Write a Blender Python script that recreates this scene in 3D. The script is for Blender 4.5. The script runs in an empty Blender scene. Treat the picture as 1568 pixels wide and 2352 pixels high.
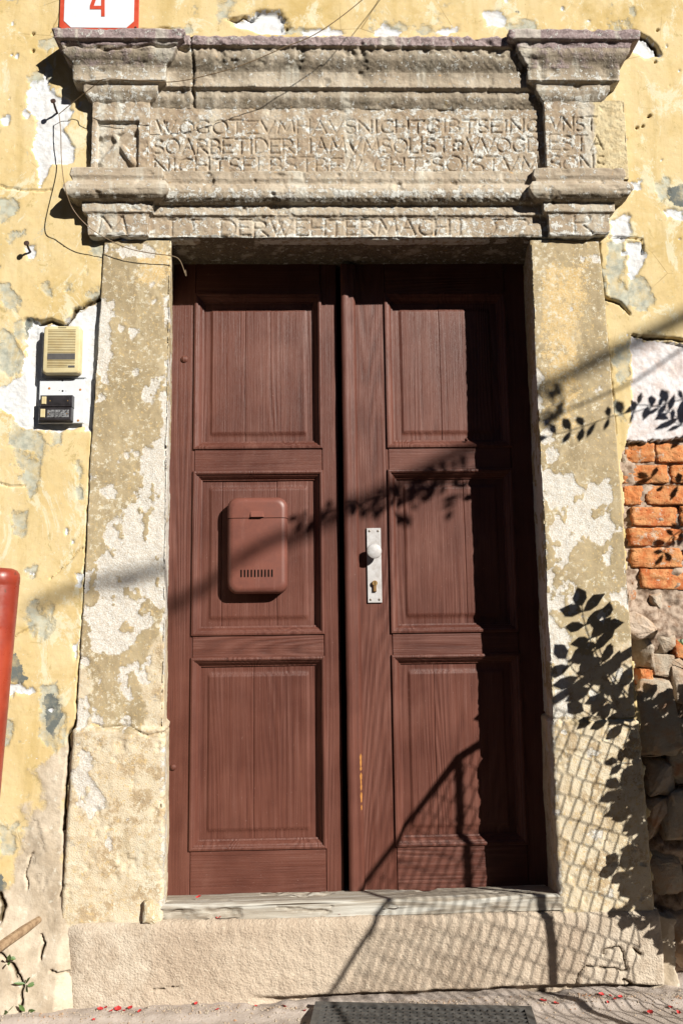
import bpy, bmesh, math, random
import numpy as np
from mathutils import Vector, Matrix

random.seed(7); rng = np.random.default_rng(7)
scene = bpy.context.scene
COL = scene.collection

# ------------------------------------------------------------------ camera
FPX, CX, CY = 1881.0, 784.0, 1176.0          # focal length in px of a 1568 x 2352 frame
CAM = np.array([-0.1221, -2.7269, 1.117])
PITCH, ROLL, YAW = 0.13414, 0.01354, 0.02748
_F = np.array([math.sin(YAW)*math.cos(PITCH), math.cos(YAW)*math.cos(PITCH), math.sin(PITCH)])
_R0 = np.array([math.cos(YAW), -math.sin(YAW), 0.0]); _U0 = np.cross(_R0, _F)
_R = _R0*math.cos(ROLL) - _U0*math.sin(ROLL); _U = _U0*math.cos(ROLL) + _R0*math.sin(ROLL)
cd = bpy.data.cameras.new('camera'); cam = bpy.data.objects.new('camera', cd); COL.objects.link(cam)
cam.matrix_world = Matrix([[_R[0], _U[0], -_F[0], CAM[0]], [_R[1], _U[1], -_F[1], CAM[1]],
                           [_R[2], _U[2], -_F[2], CAM[2]], [0, 0, 0, 1]])
cd.sensor_fit = 'VERTICAL'; cd.sensor_height = 36.0; cd.lens = FPX/2352*36.0
cd.clip_start = 0.02; cd.clip_end = 500
scene.camera = cam

# ------------------------------------------------------------------ light
SA, SB = 0.88, 0.72                            # shadows run left / down per metre of depth
w = bpy.data.worlds.new('World'); scene.world = w; w.use_nodes = True
nt = w.node_tree; bg = nt.nodes['Background']
sky = nt.nodes.new('ShaderNodeTexSky'); sky.sky_type = 'NISHITA'; sky.sun_disc = False
sky.sun_elevation = math.atan2(SB, math.hypot(SA, 1)); sky.sun_rotation = math.atan2(SA, -1.0)
sky.air_density = 0.25; sky.dust_density = 0.0; sky.ozone_density = 1.0; sky.altitude = 300.0
nt.links.new(sky.outputs[0], bg.inputs[0]); bg.inputs[1].default_value = 0.05
sd = bpy.data.lights.new('sun', 'SUN'); sd.energy = 5.0; sd.angle = math.radians(0.53); sd.color = (1.0, 0.95, 0.86)
sun = bpy.data.objects.new('sun', sd); COL.objects.link(sun); sun.location = (4, -5, 6)
sun.rotation_euler = Vector((-SA, 1.0, -SB)).to_track_quat('-Z', 'Y').to_euler()
vs = scene.view_settings; vs.view_transform = 'Standard'; vs.look = 'None'; vs.gamma = 1.0
vs.use_curve_mapping = False; vs.exposure = 0.85
KL = (1.80, 1.68, 1.53)                                      # picture value of a white sunlit facade

# ------------------------------------------------------------------ small helpers
def W(x, y, Y=0.0):                            # 1568-px picture point -> point on the plane y = Y
    d = _F + _R*(x-CX)/FPX + _U*(CY-y)/FPX
    t = (Y-CAM[1])/d[1]
    return CAM + d*t
def sunward(p, t): return np.asarray(p) + t*np.array([SA, -1.0, SB])
def lin(c): return ((c/255+0.055)/1.055)**2.4 if c > 10 else c/255/12.92
def A(r, g, b, k=1.0):                         # albedo of a surface that shows (r,g,b) in full sun
    return tuple(min(0.84, lin(v)/q*k) for v, q in zip((r, g, b), KL)) + (1.0,)

def hsh(ix, iy, iz, seed):
    n = (ix.astype(np.int64)*374761393 + iy.astype(np.int64)*668265263 + iz.astype(np.int64)*2147483647//7 + seed*974711) & 0x7fffffff
    n = ((n ^ (n >> 13))*1274126177) & 0x7fffffff
    return ((n ^ (n >> 16)) & 0xffff)/65535.0
def vn(x, y, seed=0):
    x = np.asarray(x, float); y = np.asarray(y, float)
    ix = np.floor(x); iy = np.floor(y); fx = x-ix; fy = y-iy
    fx = fx*fx*(3-2*fx); fy = fy*fy*(3-2*fy); z = np.zeros_like(ix)
    a = hsh(ix, iy, z, seed); b = hsh(ix+1, iy, z, seed); c = hsh(ix, iy+1, z, seed); d = hsh(ix+1, iy+1, z, seed)
    return (a*(1-fx)+b*fx)*(1-fy) + (c*(1-fx)+d*fx)*fy
def fbm(x, y, seed=0, o=4):
    s = 0; a = 1; t = 0
    for k in range(o):
        s = s + a*(vn(x*2**k, y*2**k, seed+k*17)-0.5); t += a; a *= 0.5
    return s/t*2                                # about -1..1
def poly_sd(x, z, P):                          # signed distance, + inside
    P = np.asarray(P, float); n = len(P)
    d = np.full(x.shape, 1e9); ins = np.zeros(x.shape, bool)
    for i in range(n):
        a = P[i]; b = P[(i+1) % n]; e = b-a
        wx = x-a[0]; wz = z-a[1]; t = np.clip((wx*e[0]+wz*e[1])/(e@e+1e-12), 0, 1)
        d = np.minimum(d, (wx-e[0]*t)**2+(wz-e[1]*t)**2)
        c = ((a[1] <= z) & (b[1] > z)) | ((b[1] <= z) & (a[1] > z))
        with np.errstate(divide='ignore', invalid='ignore'):
            xi = a[0]+(z-a[1])*e[0]/(e[1] if e[1] != 0 else 1e-9)
        ins ^= c & (x < xi)
    d = np.sqrt(d)
    return np.where(ins, d, -d)
def paint(x, z, polys, Y=0.0, amp=0.012, freq=28, seed=3, width=0.05):
    """0..1 field, 0.5 on the ragged outline of the picture polygons"""
    m = np.zeros(x.shape); nz = None
    for P in polys:
        Q = np.array([W(px, py, Y)[[0, 2]] for px, py in P])
        lo = Q.min(0)-0.05; hi = Q.max(0)+0.05
        s = (x > lo[0]) & (x < hi[0]) & (z > lo[1]) & (z < hi[1])
        if not s.any(): continue
        xs, zs = x[s], z[s]
        v = 0.5 + (poly_sd(xs, zs, Q) + amp*1.6*fbm(xs*freq, zs*freq, seed, 4))/width
        m[s] = np.maximum(m[s], np.clip(v, 0, 1))
    return m
def line_dist(x, z, L, Y=0.0, pad=0.05, jit=0.006, seed=11):
    d = np.full(x.shape, 1.0)
    Q = np.array([W(px, py, Y)[[0, 2]] for px, py in L])
    lo = Q.min(0)-pad; hi = Q.max(0)+pad
    s = (x > lo[0]) & (x < hi[0]) & (z > lo[1]) & (z < hi[1])
    if not s.any(): return d
    xs = x[s] + jit*fbm(x[s]*40, z[s]*40, seed, 3); zs = z[s] + jit*fbm(x[s]*40, z[s]*40, seed+5, 3)
    m = np.full(xs.shape, 1.0)
    for a, b in zip(Q[:-1], Q[1:]):
        e = b-a; t = np.clip(((xs-a[0])*e[0]+(zs-a[1])*e[1])/(e@e+1e-12), 0, 1)
        m = np.minimum(m, np.hypot(xs-a[0]-e[0]*t, zs-a[1]-e[1]*t))
    d[s] = m
    return d

def tag(o, label=None, cat=None, group=None, kind=None):
    for k, v in (('label', label), ('category', cat), ('group', group), ('kind', kind)):
        if v: o[k] = v
    return o
def thing(name, loc, label, cat, group=None):
    o = bpy.data.objects.new(name, None); COL.objects.link(o); o.location = loc; o.empty_display_size = 0.05
    return tag(o, label, cat, group)
def obj(name, verts, faces, mat, parent=None, base=None, smooth=False, attrs=None):
    """one mesh object from world-space verts; a child keeps world coordinates relative to its parent's base"""
    v = np.asarray(verts, float).reshape(-1, 3)
    root = parent
    off = np.zeros(3)
    while root is not None: off = off + np.array(root.location); root = root.parent
    loc = np.zeros(3)
    if parent is None and base is not None: loc = np.array(base, float)
    v = v - off - loc
    me = bpy.data.meshes.new(name)
    if isinstance(faces, np.ndarray) and faces.ndim == 2 and faces.shape[1] == 4:
        nf = len(faces); me.vertices.add(len(v)); me.vertices.foreach_set('co', v.astype(np.float32).ravel())
        me.loops.add(nf*4); me.loops.foreach_set('vertex_index', faces.astype(np.int32).ravel())
        me.polygons.add(nf); me.polygons.foreach_set('loop_start', np.arange(nf, dtype=np.int32)*4)
        me.update(calc_edges=True)
    else:
        me.from_pydata([tuple(p) for p in v], [], [tuple(int(i) for i in f) for f in faces]); me.update()
    if attrs:
        for k, a in attrs.items():
            at = me.attributes.new(k, 'FLOAT', 'POINT'); at.data.foreach_set('value', np.asarray(a, np.float32).ravel())
    if smooth: me.polygons.foreach_set('use_smooth', np.ones(len(me.polygons), bool))
    me.materials.append(mat)
    o = bpy.data.objects.new(name, me); COL.objects.link(o); o.location = loc
    if parent is not None: o.parent = parent
    return o
def grid_faces(n, m, flip=False):
    i, j = np.meshgrid(np.arange(n-1), np.arange(m-1), indexing='ij')
    a = (i*m+j).ravel(); f = np.stack([a, a+m, a+m+1, a+1], 1)
    return f[:, ::-1].copy() if flip else f
def grid_normals(G):
    du = np.gradient(G, axis=0); dv = np.gradient(G, axis=1)
    n = np.cross(du, dv); return n/(np.linalg.norm(n, axis=2, keepdims=True)+1e-12)
class MB:                                      # collects simple solids
    def __init__(s): s.v = []; s.f = []
    def add(s, v, f):
        k = len(s.v); s.v += [tuple(p) for p in v]; s.f += [tuple(i+k for i in q) for q in f]; return s
    def box(s, x0, x1, y0, y1, z0, z1, bev=0.0):
        if bev <= 0:
            v = [(x, y, z) for x in (x0, x1) for y in (y0, y1) for z in (z0, z1)]
            return s.add(v, [(0, 1, 3, 2), (4, 6, 7, 5), (0, 4, 5, 1), (2, 3, 7, 6), (0, 2, 6, 4), (1, 5, 7, 3)])
        b = bev; R = [(x0+b, x1-b, z0+b, z1-b, y0), (x0, x1, z0, z1, y0+b), (x0, x1, z0, z1, y1)]
        v = []
        for a, c, d, e, y in R: v += [(a, y, d), (c, y, d), (c, y, e), (a, y, e)]
        f = [(0, 1, 2, 3), (11, 10, 9, 8)]
        for r in (0, 1):
            for i in range(4):
                j = (i+1) % 4; f.append((r*4+i, r*4+4+i, r*4+4+j, r*4+j))
        return s.add(v, f)
    def tube(s, P, r, n=6, cap=True):
        P = [np.asarray(p, float) for p in P]; rs = r if hasattr(r, '__len__') else [r]*len(P)
        up = None; rings = []
        for i, p in enumerate(P):
            t = P[min(i+1, len(P)-1)]-P[max(i-1, 0)]; t = t/(np.linalg.norm(t)+1e-12)
            if up is None: up = np.array([0, 0, 1.0]) if abs(t[2]) < 0.9 else np.array([1.0, 0, 0])
            a = np.cross(t, up); a = a/(np.linalg.norm(a)+1e-12); b = np.cross(a, t); up = b
            rings.append([p + rs[i]*(a*math.cos(q)+b*math.sin(q)) for q in np.arange(n)*2*math.pi/n])
        v = [q for g in rings for q in g]; f = []
        for i in range(len(P)-1):
            for k in range(n):
                l = (k+1) % n; f.append((i*n+k, i*n+l, i*n+n+l, i*n+n+k))
        if cap: f += [tuple(range(n))[::-1], tuple((len(P)-1)*n+k for k in range(n))]
        return s.add(v, f)
    def lathe(s, c, prof, axis, n=24):          # prof [(r, h)] along axis from c
        ax = np.asarray(axis, float); ax = ax/np.linalg.norm(ax)
        u = np.cross(ax, [0, 0, 1.0] if abs(ax[2]) < .9 else [1.0, 0, 0]); u = u/np.linalg.norm(u); v2 = np.cross(ax, u)
        v = []; f = []
        for r, h in prof:
            for q in np.arange(n)*2*math.pi/n: v.append(np.asarray(c)+ax*h+r*(u*math.cos(q)+v2*math.sin(q)))
        for i in range(len(prof)-1):
            for k in range(n):
                l = (k+1) % n; f.append((i*n+k, i*n+l, i*n+n+l, i*n+n+k))
        f += [tuple(range(n))[::-1], tuple((len(prof)-1)*n+k for k in range(n))]
        return s.add(v, f)
    def build(s, name, mat, parent=None, base=None, smooth=False):
        o = obj(name, s.v, s.f, mat, parent, base, smooth)
        bm = bmesh.new(); bm.from_mesh(o.data); bmesh.ops.recalc_face_normals(bm, faces=bm.faces); bm.to_mesh(o.data); bm.free()
        if smooth: o.data.set_sharp_from_angle(angle=math.radians(38))
        return o

# ------------------------------------------------------------------ materials
class NT:
    def __init__(s, name):
        s.m = bpy.data.materials.new(name); s.m.use_nodes = True; s.t = s.m.node_tree
        s.b = s.t.nodes['Principled BSDF']; s.co = s.n('ShaderNodeTexCoord').outputs['Object']
    def n(s, typ, **k):
        x = s.t.nodes.new(typ)
        for a, v in k.items(): setattr(x, a, v)
        return x
    def set(s, node, **k):
        for a, v in k.items():
            key = int(a[1:]) if a[0] == 'i' and a[1:].isdigit() else a
            if hasattr(v, 'is_output'): s.t.links.new(v, node.inputs[key])
            else: node.inputs[key].default_value = v
        return node
    def map(s, sx=1, sy=1, sz=1, v=None, loc=None):
        q = s.n('ShaderNodeMapping'); s.t.links.new(v or s.co, q.inputs[0]); q.inputs['Scale'].default_value = (sx, sy, sz)
        if loc is not None:
            if hasattr(loc, 'is_output'): s.t.links.new(loc, q.inputs['Location'])
            else: q.inputs['Location'].default_value = loc
        return q.outputs[0]
    def noise(s, scale, detail=4, rough=0.6, v=None, dist=0.0):
        q = s.n('ShaderNodeTexNoise'); s.set(q, Vector=v or s.co, Scale=scale, Detail=detail, Roughness=rough, Distortion=dist)
        return q.outputs[0]
    def vor(s, scale, v=None, feature='F1', out='Distance'):
        q = s.n('ShaderNodeTexVoronoi', feature=feature); s.set(q, Vector=v or s.co, Scale=scale); return q.outputs[out]
    def math(s, op, a, b=0.0, c=0.0, clamp=False):
        q = s.n('ShaderNodeMath', operation=op, use_clamp=clamp); s.set(q, i0=a, i1=b, i2=c); return q.outputs[0]
    def ramp(s, f, lo, hi, a=0.0, b=1.0):
        q = s.n('ShaderNodeMapRange', interpolation_type='SMOOTHSTEP')
        s.set(q, i0=f, i1=lo, i2=hi, i3=a, i4=b); return q.outputs[0]
    def mix(s, f, a, b, mode='MIX'):
        q = s.n('ShaderNodeMix', data_type='RGBA', blend_type=mode)
        s.set(q, i0=f, i6=a, i7=b); return q.outputs[2]
    def attr(s, name):
        q = s.n('ShaderNodeAttribute', attribute_name=name); return q.outputs['Fac']
    def rand(s): return s.n('ShaderNodeObjectInfo').outputs['Random']
    def bump(s, h, strength=0.5, dist=0.01, nrm=None):
        q = s.n('ShaderNodeBump'); s.set(q, Strength=strength, Distance=dist, Height=h)
        if nrm is not None: s.t.links.new(nrm, q.inputs['Normal'])
        return q.outputs[0]
    def done(s, col, rough=0.85, nrm=None, metal=0.0, spec=0.3):
        s.set(s.b, **{'Base Color': col, 'Roughness': rough, 'Metallic': metal, 'Specular IOR Level': spec})
        if nrm is not None: s.t.links.new(nrm, s.b.inputs['Normal'])
        return s.m

def mat_wall():
    n = NT('peeling_plaster')
    fine = n.noise(130, 5, .7); med = n.noise(24, 5, .65); big = n.noise(3.2, 4, .6)
    streak = n.noise(1.0, 4, .6, n.map(16, 16, 2.2))
    col = n.mix(n.ramp(big, .35, .65), A(251, 221, 165), A(243, 209, 146))
    col = n.mix(n.ramp(med, .5, .75, 0, .55), col, A(252, 226, 168))
    col = n.mix(n.ramp(streak, .5, .72, 0, .5), col, A(216, 182, 112))
    col = n.mix(n.ramp(n.noise(5.5, 5, .7), .56, .72, 0, .5), col, A(222, 192, 126))
    col = n.mix(n.ramp(n.noise(60, 3, .7), .63, .70, 0, .7), col, A(250, 236, 196))
    col = n.mix(n.ramp(n.noise(2.1, 6, .75, None, .6), .48, .66, 0, .8), col, A(220, 184, 112))
    col = n.mix(n.ramp(n.noise(6.5, 8, .8, n.map(1, 1, .6, None, (3, 1, 5)), .8), .54, .60, 0, .75), col, A(255, 240, 200))
    col = n.mix(n.ramp(n.noise(13, 8, .82, n.map(1, 1, .8, None, (9, 4, 2)), .5), .58, .63, 0, .7), col, A(204, 176, 112))
    col = n.mix(n.ramp(n.noise(9, 8, .84, n.map(1, 1, .7, None, (19, 14, 7)), .5), .62, .65, 0, .8), col, A(216, 204, 172))
    col = n.mix(n.ramp(n.noise(1, 5, .8, n.map(90, 90, 14, None, (1, 8, 3))), .64, .72, 0, .6), col, A(255, 246, 220))
    col = n.mix(n.ramp(n.noise(120, 3, .7), .60, .70, 0, .35), col, A(186, 156, 92))
    hc = n.math('MULTIPLY', n.ramp(n.vor(3.4, n.mix(.12, n.co, n.n('ShaderNodeTexNoise').outputs['Color']), 'DISTANCE_TO_EDGE'), .0, .006, 1, 0), n.ramp(n.noise(2.6, 2, .5), .52, .60))
    col = n.mix(n.math('MULTIPLY', hc, .7), col, A(160, 130, 78))
    def mask(name, lo=.46, hi=.54, amp=1.0):
        f = n.math('ADD', n.attr(name), n.math('MULTIPLY', n.math('SUBTRACT', n.noise(42, 6, .78), .5), amp)); return n.ramp(f, lo, hi)
    g = mask('grey', .38, .66, 1.3); gcol = n.mix(n.ramp(n.noise(38, 4, .7), .35, .65), A(220, 214, 190), A(176, 176, 160))
    gcol = n.mix(n.ramp(n.noise(12, 3, .6), .55, .7), gcol, A(222, 220, 196))
    col = n.mix(n.math('MULTIPLY', g, n.ramp(med, .3, .6, .3, .9)), col, gcol)
    d = mask('dark'); col = n.mix(n.math('MULTIPLY', d, n.ramp(med, .3, .55, .5, 1)), col, A(122, 124, 116))
    c = mask('cement', .40, .60, .6); ccol = n.mix(n.ramp(n.noise(9, 5, .7), .35, .65), A(236, 214, 184), A(203, 180, 150))
    ccol = n.mix(n.ramp(n.noise(40, 4, .7), .58, .72), ccol, A(246, 232, 206))
    col = n.mix(c, col, ccol)
    wm = mask('white'); wcol = n.mix(n.ramp(n.noise(20, 5, .7), .35, .68), A(255, 252, 246), A(243, 233, 222))
    col = n.mix(wm, col, wcol)
    p = mask('pink'); col = n.mix(p, col, n.mix(n.ramp(med, .4, .65), A(255, 244, 236), A(240, 218, 204)))
    o = mask('mortar'); mcol = n.mix(n.ramp(n.noise(30, 5, .7), .4, .65), A(214, 186, 160), A(150, 120, 96))
    col = n.mix(o, col, mcol)
    k = n.ramp(n.attr('crack'), .35, .8); col = n.mix(k, col, A(110, 92, 66))
    paintm = n.math('SUBTRACT', 1.0, n.math('MAXIMUM', n.math('MAXIMUM', wm, p), n.math('MULTIPLY', g, .7)))
    h = n.math('ADD', n.math('MULTIPLY', paintm, .8), n.math('ADD', n.math('MULTIPLY', med, .5), n.math('MULTIPLY', fine, .28)))
    rgh = n.math('MAXIMUM', n.math('MAXIMUM', wm, p), n.math('MAXIMUM', c, o))
    h = n.math('ADD', h, n.math('MULTIPLY', n.math('MULTIPLY', n.noise(75, 4, .7), rgh), .9))
    return n.done(col, .92, n.bump(h, .65, .004), spec=.2)
def mat_jamb():
    n = NT('painted_stone_jamb')
    med = n.noise(22, 5, .65); fine = n.noise(150, 5, .7)
    col = n.mix(n.ramp(n.noise(5, 5, .7), .35, .65), A(206, 181, 140), A(180, 157, 119))
    col = n.mix(n.ramp(n.noise(1, 4, .6, n.map(20, 20, 3)), .5, .7, 0, .6), col, A(208, 184, 140))
    o = n.math('ADD', n.attr('ochre'), n.math('MULTIPLY', n.math('SUBTRACT', n.noise(40, 6, .85), .5), 1.9))
    col = n.mix(n.ramp(o, .47, .55, 0, .9), col, n.mix(n.ramp(fine, .4, .6), A(238, 194, 124), A(246, 218, 168)))
    e = n.math('ADD', n.attr('beige'), n.math('MULTIPLY', n.math('SUBTRACT', n.noise(30, 4, .7), .5), .8))
    col = n.mix(n.ramp(e, .42, .58), col, n.mix(n.ramp(med, .4, .65), A(244, 222, 186), A(226, 200, 162)))
    col = n.mix(n.math('MULTIPLY', n.attr('beige'), n.ramp(n.noise(11, 5, .75), .53, .60, 0, .75)), col, A(196, 166, 126))
    col = n.mix(n.math('MULTIPLY', n.attr('beige'), n.ramp(n.noise(45, 4, .8), .60, .66, 0, .8)), col, A(176, 146, 108))
    fl = n.ramp(n.math('ADD', n.noise(58, 5, .82), n.math('MULTIPLY', n.math('SUBTRACT', n.noise(4, 3, .6), .5), .30)), .565, .60); col = n.mix(n.ramp(n.noise(75, 4, .8, n.map(1, 1, 1, None, (5, 9, 2))), .575, .61, 0, .75), col, A(238, 200, 138))
    col = n.mix(n.ramp(n.noise(8, 6, .8, n.map(1, 1, .4, None, (2, 7, 3))), .55, .62, 0, .6), col, A(222, 198, 158))
    col = n.mix(n.math('MULTIPLY', fl, .9), col, A(246, 230, 198))
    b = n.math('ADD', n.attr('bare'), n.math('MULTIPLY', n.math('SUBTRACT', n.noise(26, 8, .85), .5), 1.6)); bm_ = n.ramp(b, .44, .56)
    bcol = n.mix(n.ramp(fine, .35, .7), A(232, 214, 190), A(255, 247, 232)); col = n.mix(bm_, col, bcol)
    col = n.mix(n.math('MULTIPLY', bm_, n.ramp(n.noise(210, 2, .7), .66, .72)), col, A(190, 165, 135))
    gran = n.vor(230)
    h = n.math('SUBTRACT', n.math('ADD', n.math('MULTIPLY', med, .5), n.math('MULTIPLY', fine, .35)), n.math('MULTIPLY', bm_, .35))
    h = n.math('ADD', h, n.math('MULTIPLY', n.math('MULTIPLY', gran, n.math('MAXIMUM', bm_, n.attr('beige'))), .32))
    return n.done(col, .9, n.bump(h, .8, .004), spec=.2)
def mat_stone():
    n = NT('weathered_carved_stone')
    med = n.noise(26, 5, .7); fine = n.noise(140, 5, .7)
    col = n.mix(n.ramp(n.noise(6, 5, .65), .38, .62), A(232, 212, 184), A(200, 178, 150))
    col = n.mix(n.ramp(med, .52, .7, 0, .7), col, A(238, 222, 190))
    st = n.math('ADD', n.math('MULTIPLY', n.noise(1, 5, .7, n.map(26, 26, 2.2)), .6), n.math('MULTIPLY', n.noise(7, 5, .75), .4))
    gr = n.math('MULTIPLY', n.math('ADD', n.attr('grime'), n.math('MULTIPLY', n.math('SUBTRACT', st, .5), 1.3)), n.attr('grimeable'))
    col = n.mix(n.ramp(gr, .22, .62, 0, .92), col, n.mix(n.ramp(fine, .4, .6), A(96, 86, 70), A(146, 132, 110)))
    col = n.mix(n.math('MULTIPLY', n.ramp(n.noise(34, 4, .75), .58, .68), n.attr('moss')), col, A(150, 122, 52))
    wsh_ = n.math('MULTIPLY', n.attr('wash'), n.ramp(n.math('ADD', n.math('MULTIPLY', n.noise(7, 6, .75), .6), n.math('MULTIPLY', n.noise(1, 4, .7, n.map(12, 12, 1.5)), .4)), .40, .56))
    col = n.mix(wsh_, col, n.mix(n.ramp(med, .4, .6), A(196, 170, 138), A(178, 152, 124)))
    pk = n.ramp(n.math('ADD', n.attr('pink'), n.math('MULTIPLY', n.math('SUBTRACT', med, .5), .6)), .42, .58)
    col = n.mix(pk, col, n.mix(n.ramp(fine, .35, .65), A(196, 172, 164), A(160, 136, 130)))
    wf = n.ramp(n.math('ADD', n.noise(44, 4, .8), n.math('MULTIPLY', n.attr('flake'), .16)), .585, .63)
    col = n.mix(n.math('MULTIPLY', wf, .95), col, A(246, 238, 222))
    of = n.ramp(n.noise(30, 3, .7, n.map(1, 1, 1, None, (7, 3, 1))), .69, .73); col = n.mix(n.math('MULTIPLY', of, .6), col, A(232, 176, 104))
    drip = n.ramp(n.noise(1, 4, .6, n.map(14, 14, .5, None, (4, 2, 6))), .56, .66); col = n.mix(n.math('MULTIPLY', drip, .55), col, A(244, 232, 208))
    col = n.mix(n.attr('plaster'), col, n.mix(n.ramp(med, .4, .65), A(244, 220, 172), A(228, 200, 150)))
    h = n.math('ADD', n.math('ADD', n.math('MULTIPLY', med, .8), n.math('MULTIPLY', fine, .5)), n.math('MULTIPLY', wf, .3))
    h = n.math('ADD', h, n.math('MULTIPLY', n.math('MULTIPLY', n.noise(95, 4, .8), pk), .9))
    return n.done(col, .92, n.bump(h, .9, .005), spec=.2)
def mat_step():
    n = NT('rough_granite_step')
    med = n.noise(18, 5, .7); fine = n.noise(120, 4, .75)
    col = n.mix(n.ramp(n.noise(5, 4, .6), .35, .65), A(230, 205, 176), A(210, 184, 156))
    col = n.mix(n.ramp(fine, .55, .7, 0, .8), col, A(250, 230, 200)); col = n.mix(n.ramp(n.vor(120), .0, .12, .45, 0), col, A(176, 148, 116))
    c = n.ramp(n.math('ADD', n.attr('cement'), n.math('MULTIPLY', n.math('SUBTRACT', med, .5), .8)), .42, .58)
    col = n.mix(c, col, n.mix(n.ramp(med, .4, .65), A(236, 214, 186), A(212, 188, 160)))
    k = n.ramp(n.attr('crack'), .35, .8); col = n.mix(k, col, A(120, 100, 78))
    h = n.math('ADD', n.math('MULTIPLY', n.vor(150), .35), n.math('ADD', n.math('MULTIPLY', fine, .9), n.math('ADD', med, n.math('MULTIPLY', n.noise(55, 4, .75), .8))))
    return n.done(col, .92, n.bump(h, .8, .006), spec=.2)
def mat_door(vert=True, name='door_wood', seed=0.0):
    n = NT(name)
    loc = n.n('ShaderNodeCombineXYZ'); r = n.rand()
    n.set(loc, i0=n.math('MULTIPLY', r, 37.0), i1=n.math('MULTIPLY', r, 11.0), i2=n.math('MULTIPLY', r, 23.0))
    def M(a, c): return n.map(a, a, c, None, loc.outputs[0]) if vert else n.map(c, a, a, None, loc.outputs[0])
    warp = n.noise(1, 2, .45, M(4.2, .32)); rings = n.math('SINE', n.math('MULTIPLY', warp, 210.0))
    fib = n.noise(1, 5, .7, M(320, 5)); fib2 = n.noise(1, 3, .6, M(85, 1.6)); zone = n.ramp(n.noise(1, 2, .5, M(7, .9)), .42, .62)
    g = n.math('ADD', n.math('MULTIPLY', n.math('MULTIPLY', rings, zone), .20), n.math('ADD', n.math('MULTIPLY', fib, .9), n.math('MULTIPLY', fib2, .75)))
    col = n.mix(n.ramp(n.noise(3, 4, .6), .35, .65), A(122, 72, 57), A(104, 58, 45))
    col = n.mix(n.ramp(n.noise(1, 3, .6, M(9, 1.2)), .50, .68, 0, .45), col, A(136, 86, 70))
    col = n.mix(n.ramp(g, .85, 1.25, 0, .32), col, A(164, 114, 98)); col = n.mix(n.ramp(g, .50, .85, .38, 0), col, A(64, 32, 27))
    crk = n.ramp(n.noise(1, 2, .5, M(48, .55)), .235, .25, 1, 0); col = n.mix(n.math('MULTIPLY', crk, .8), col, A(48, 22, 18))
    col = n.mix(n.ramp(n.noise(2.3, 5, .7, n.map(1, 1, .5)), .50, .70, 0, .5), col, A(146, 98, 82))
    spk = n.ramp(n.noise(210, 2, .6), .755, .765, 0, .8); col = n.mix(spk, col, A(205, 165, 150))
    h = n.math('SUBTRACT', g, n.math('MULTIPLY', crk, 1.2))
    return n.done(col, n.ramp(fib2, .3, .7, .40, .56), n.bump(h, .80, .0024), spec=.24)
def mat_grey_wood():
    n = NT('grey_weathered_board'); fib = n.noise(1, 5, .7, n.map(4, 120, 120)); med = n.noise(1, 4, .6, n.map(3, 24, 24), 0.6)
    col = n.mix(n.ramp(fib, .35, .65), A(214, 200, 178), A(168, 150, 128)); col = n.mix(n.ramp(med, .5, .68), col, A(232, 222, 204))
    crk = n.ramp(n.noise(1, 3, .5, n.map(1.5, 60, 60)), .31, .35, 1, 0); col = n.mix(crk, col, A(96, 80, 64))
    return n.done(col, .85, n.bump(n.math('SUBTRACT', n.math('ADD', fib, med), crk), .7, .004), spec=.2)
def mat_brick():
    n = NT('old_orange_brick'); med = n.noise(30, 5, .7); fine = n.noise(110, 5, .75)
    c0 = n.mix(n.rand(), A(238, 146, 84), A(214, 116, 66))
    col = n.mix(n.ramp(med, .38, .66), c0, A(244, 172, 112)); col = n.mix(n.ramp(fine, .58, .72, 0, .8), col, A(170, 76, 38))
    col = n.mix(n.ramp(n.noise(55, 3, .7), .66, .71, 0, .8), col, A(240, 205, 165))
    col = n.mix(n.ramp(n.noise(16, 6, .8), .58, .64, 0, .85), col, A(236, 208, 178))
    pit = n.ramp(n.vor(60), .0, .22, 0, 1)
    h = n.math('ADD', n.math('ADD', n.math('MULTIPLY', pit, .7), fine), med)
    return n.done(col, .95, n.bump(h, .9, .005), spec=.15)
def mat_rubble():
    n = NT('rubble_stone'); med = n.noise(18, 5, .7); fine = n.noise(120, 5, .75)
    c0 = n.mix(n.rand(), A(242, 214, 186), A(208, 190, 164))
    col = n.mix(n.ramp(med, .4, .65), c0, A(212, 176, 142)); col = n.mix(n.ramp(n.noise(9, 3, .6), .58, .72, 0, .7), col, A(214, 138, 88))
    return n.done(col, .95, n.bump(n.math('ADD', fine, n.math('MULTIPLY', med, 1.5)), .9, .006), spec=.15)
def mat_ground():
    n = NT('pavement_concrete'); med = n.noise(12, 5, .7); fine = n.noise(160, 5, .75)
    col = n.mix(n.ramp(med, .35, .65), A(222, 202, 184), A(194, 174, 156)); col = n.mix(n.ramp(fine, .55, .7, 0, .7), col, A(232, 214, 194))
    col = n.mix(n.ramp(n.vor(140), 0, .14, .5, 0), col, A(130, 114, 100))
    return n.done(col, .9, n.bump(n.math('ADD', fine, med), .8, .004), spec=.2)
def mat_plain(name, c, rough=.5, metal=0.0, spec=.4, nz=0.12, scale=40, bump=.15, c2=None):
    n = NT(name); f = n.noise(scale, 4, .65)
    c2 = c2 or tuple(v*(1-2*nz) for v in c[:3])+(1,)
    return n.done(n.mix(n.ramp(f, .3, .7), c, c2), n.ramp(n.noise(scale*.6, 3, .6), .3, .7, rough-.08, rough+.08), n.bump(f, bump, .002), metal, spec)
def mat_leaf():
    n = NT('green_leaf'); col = n.mix(n.noise(20, 2, .5), (.05, .10, .025, 1), (.09, .14, .04, 1)); return n.done(col, .5, spec=.4)

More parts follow.
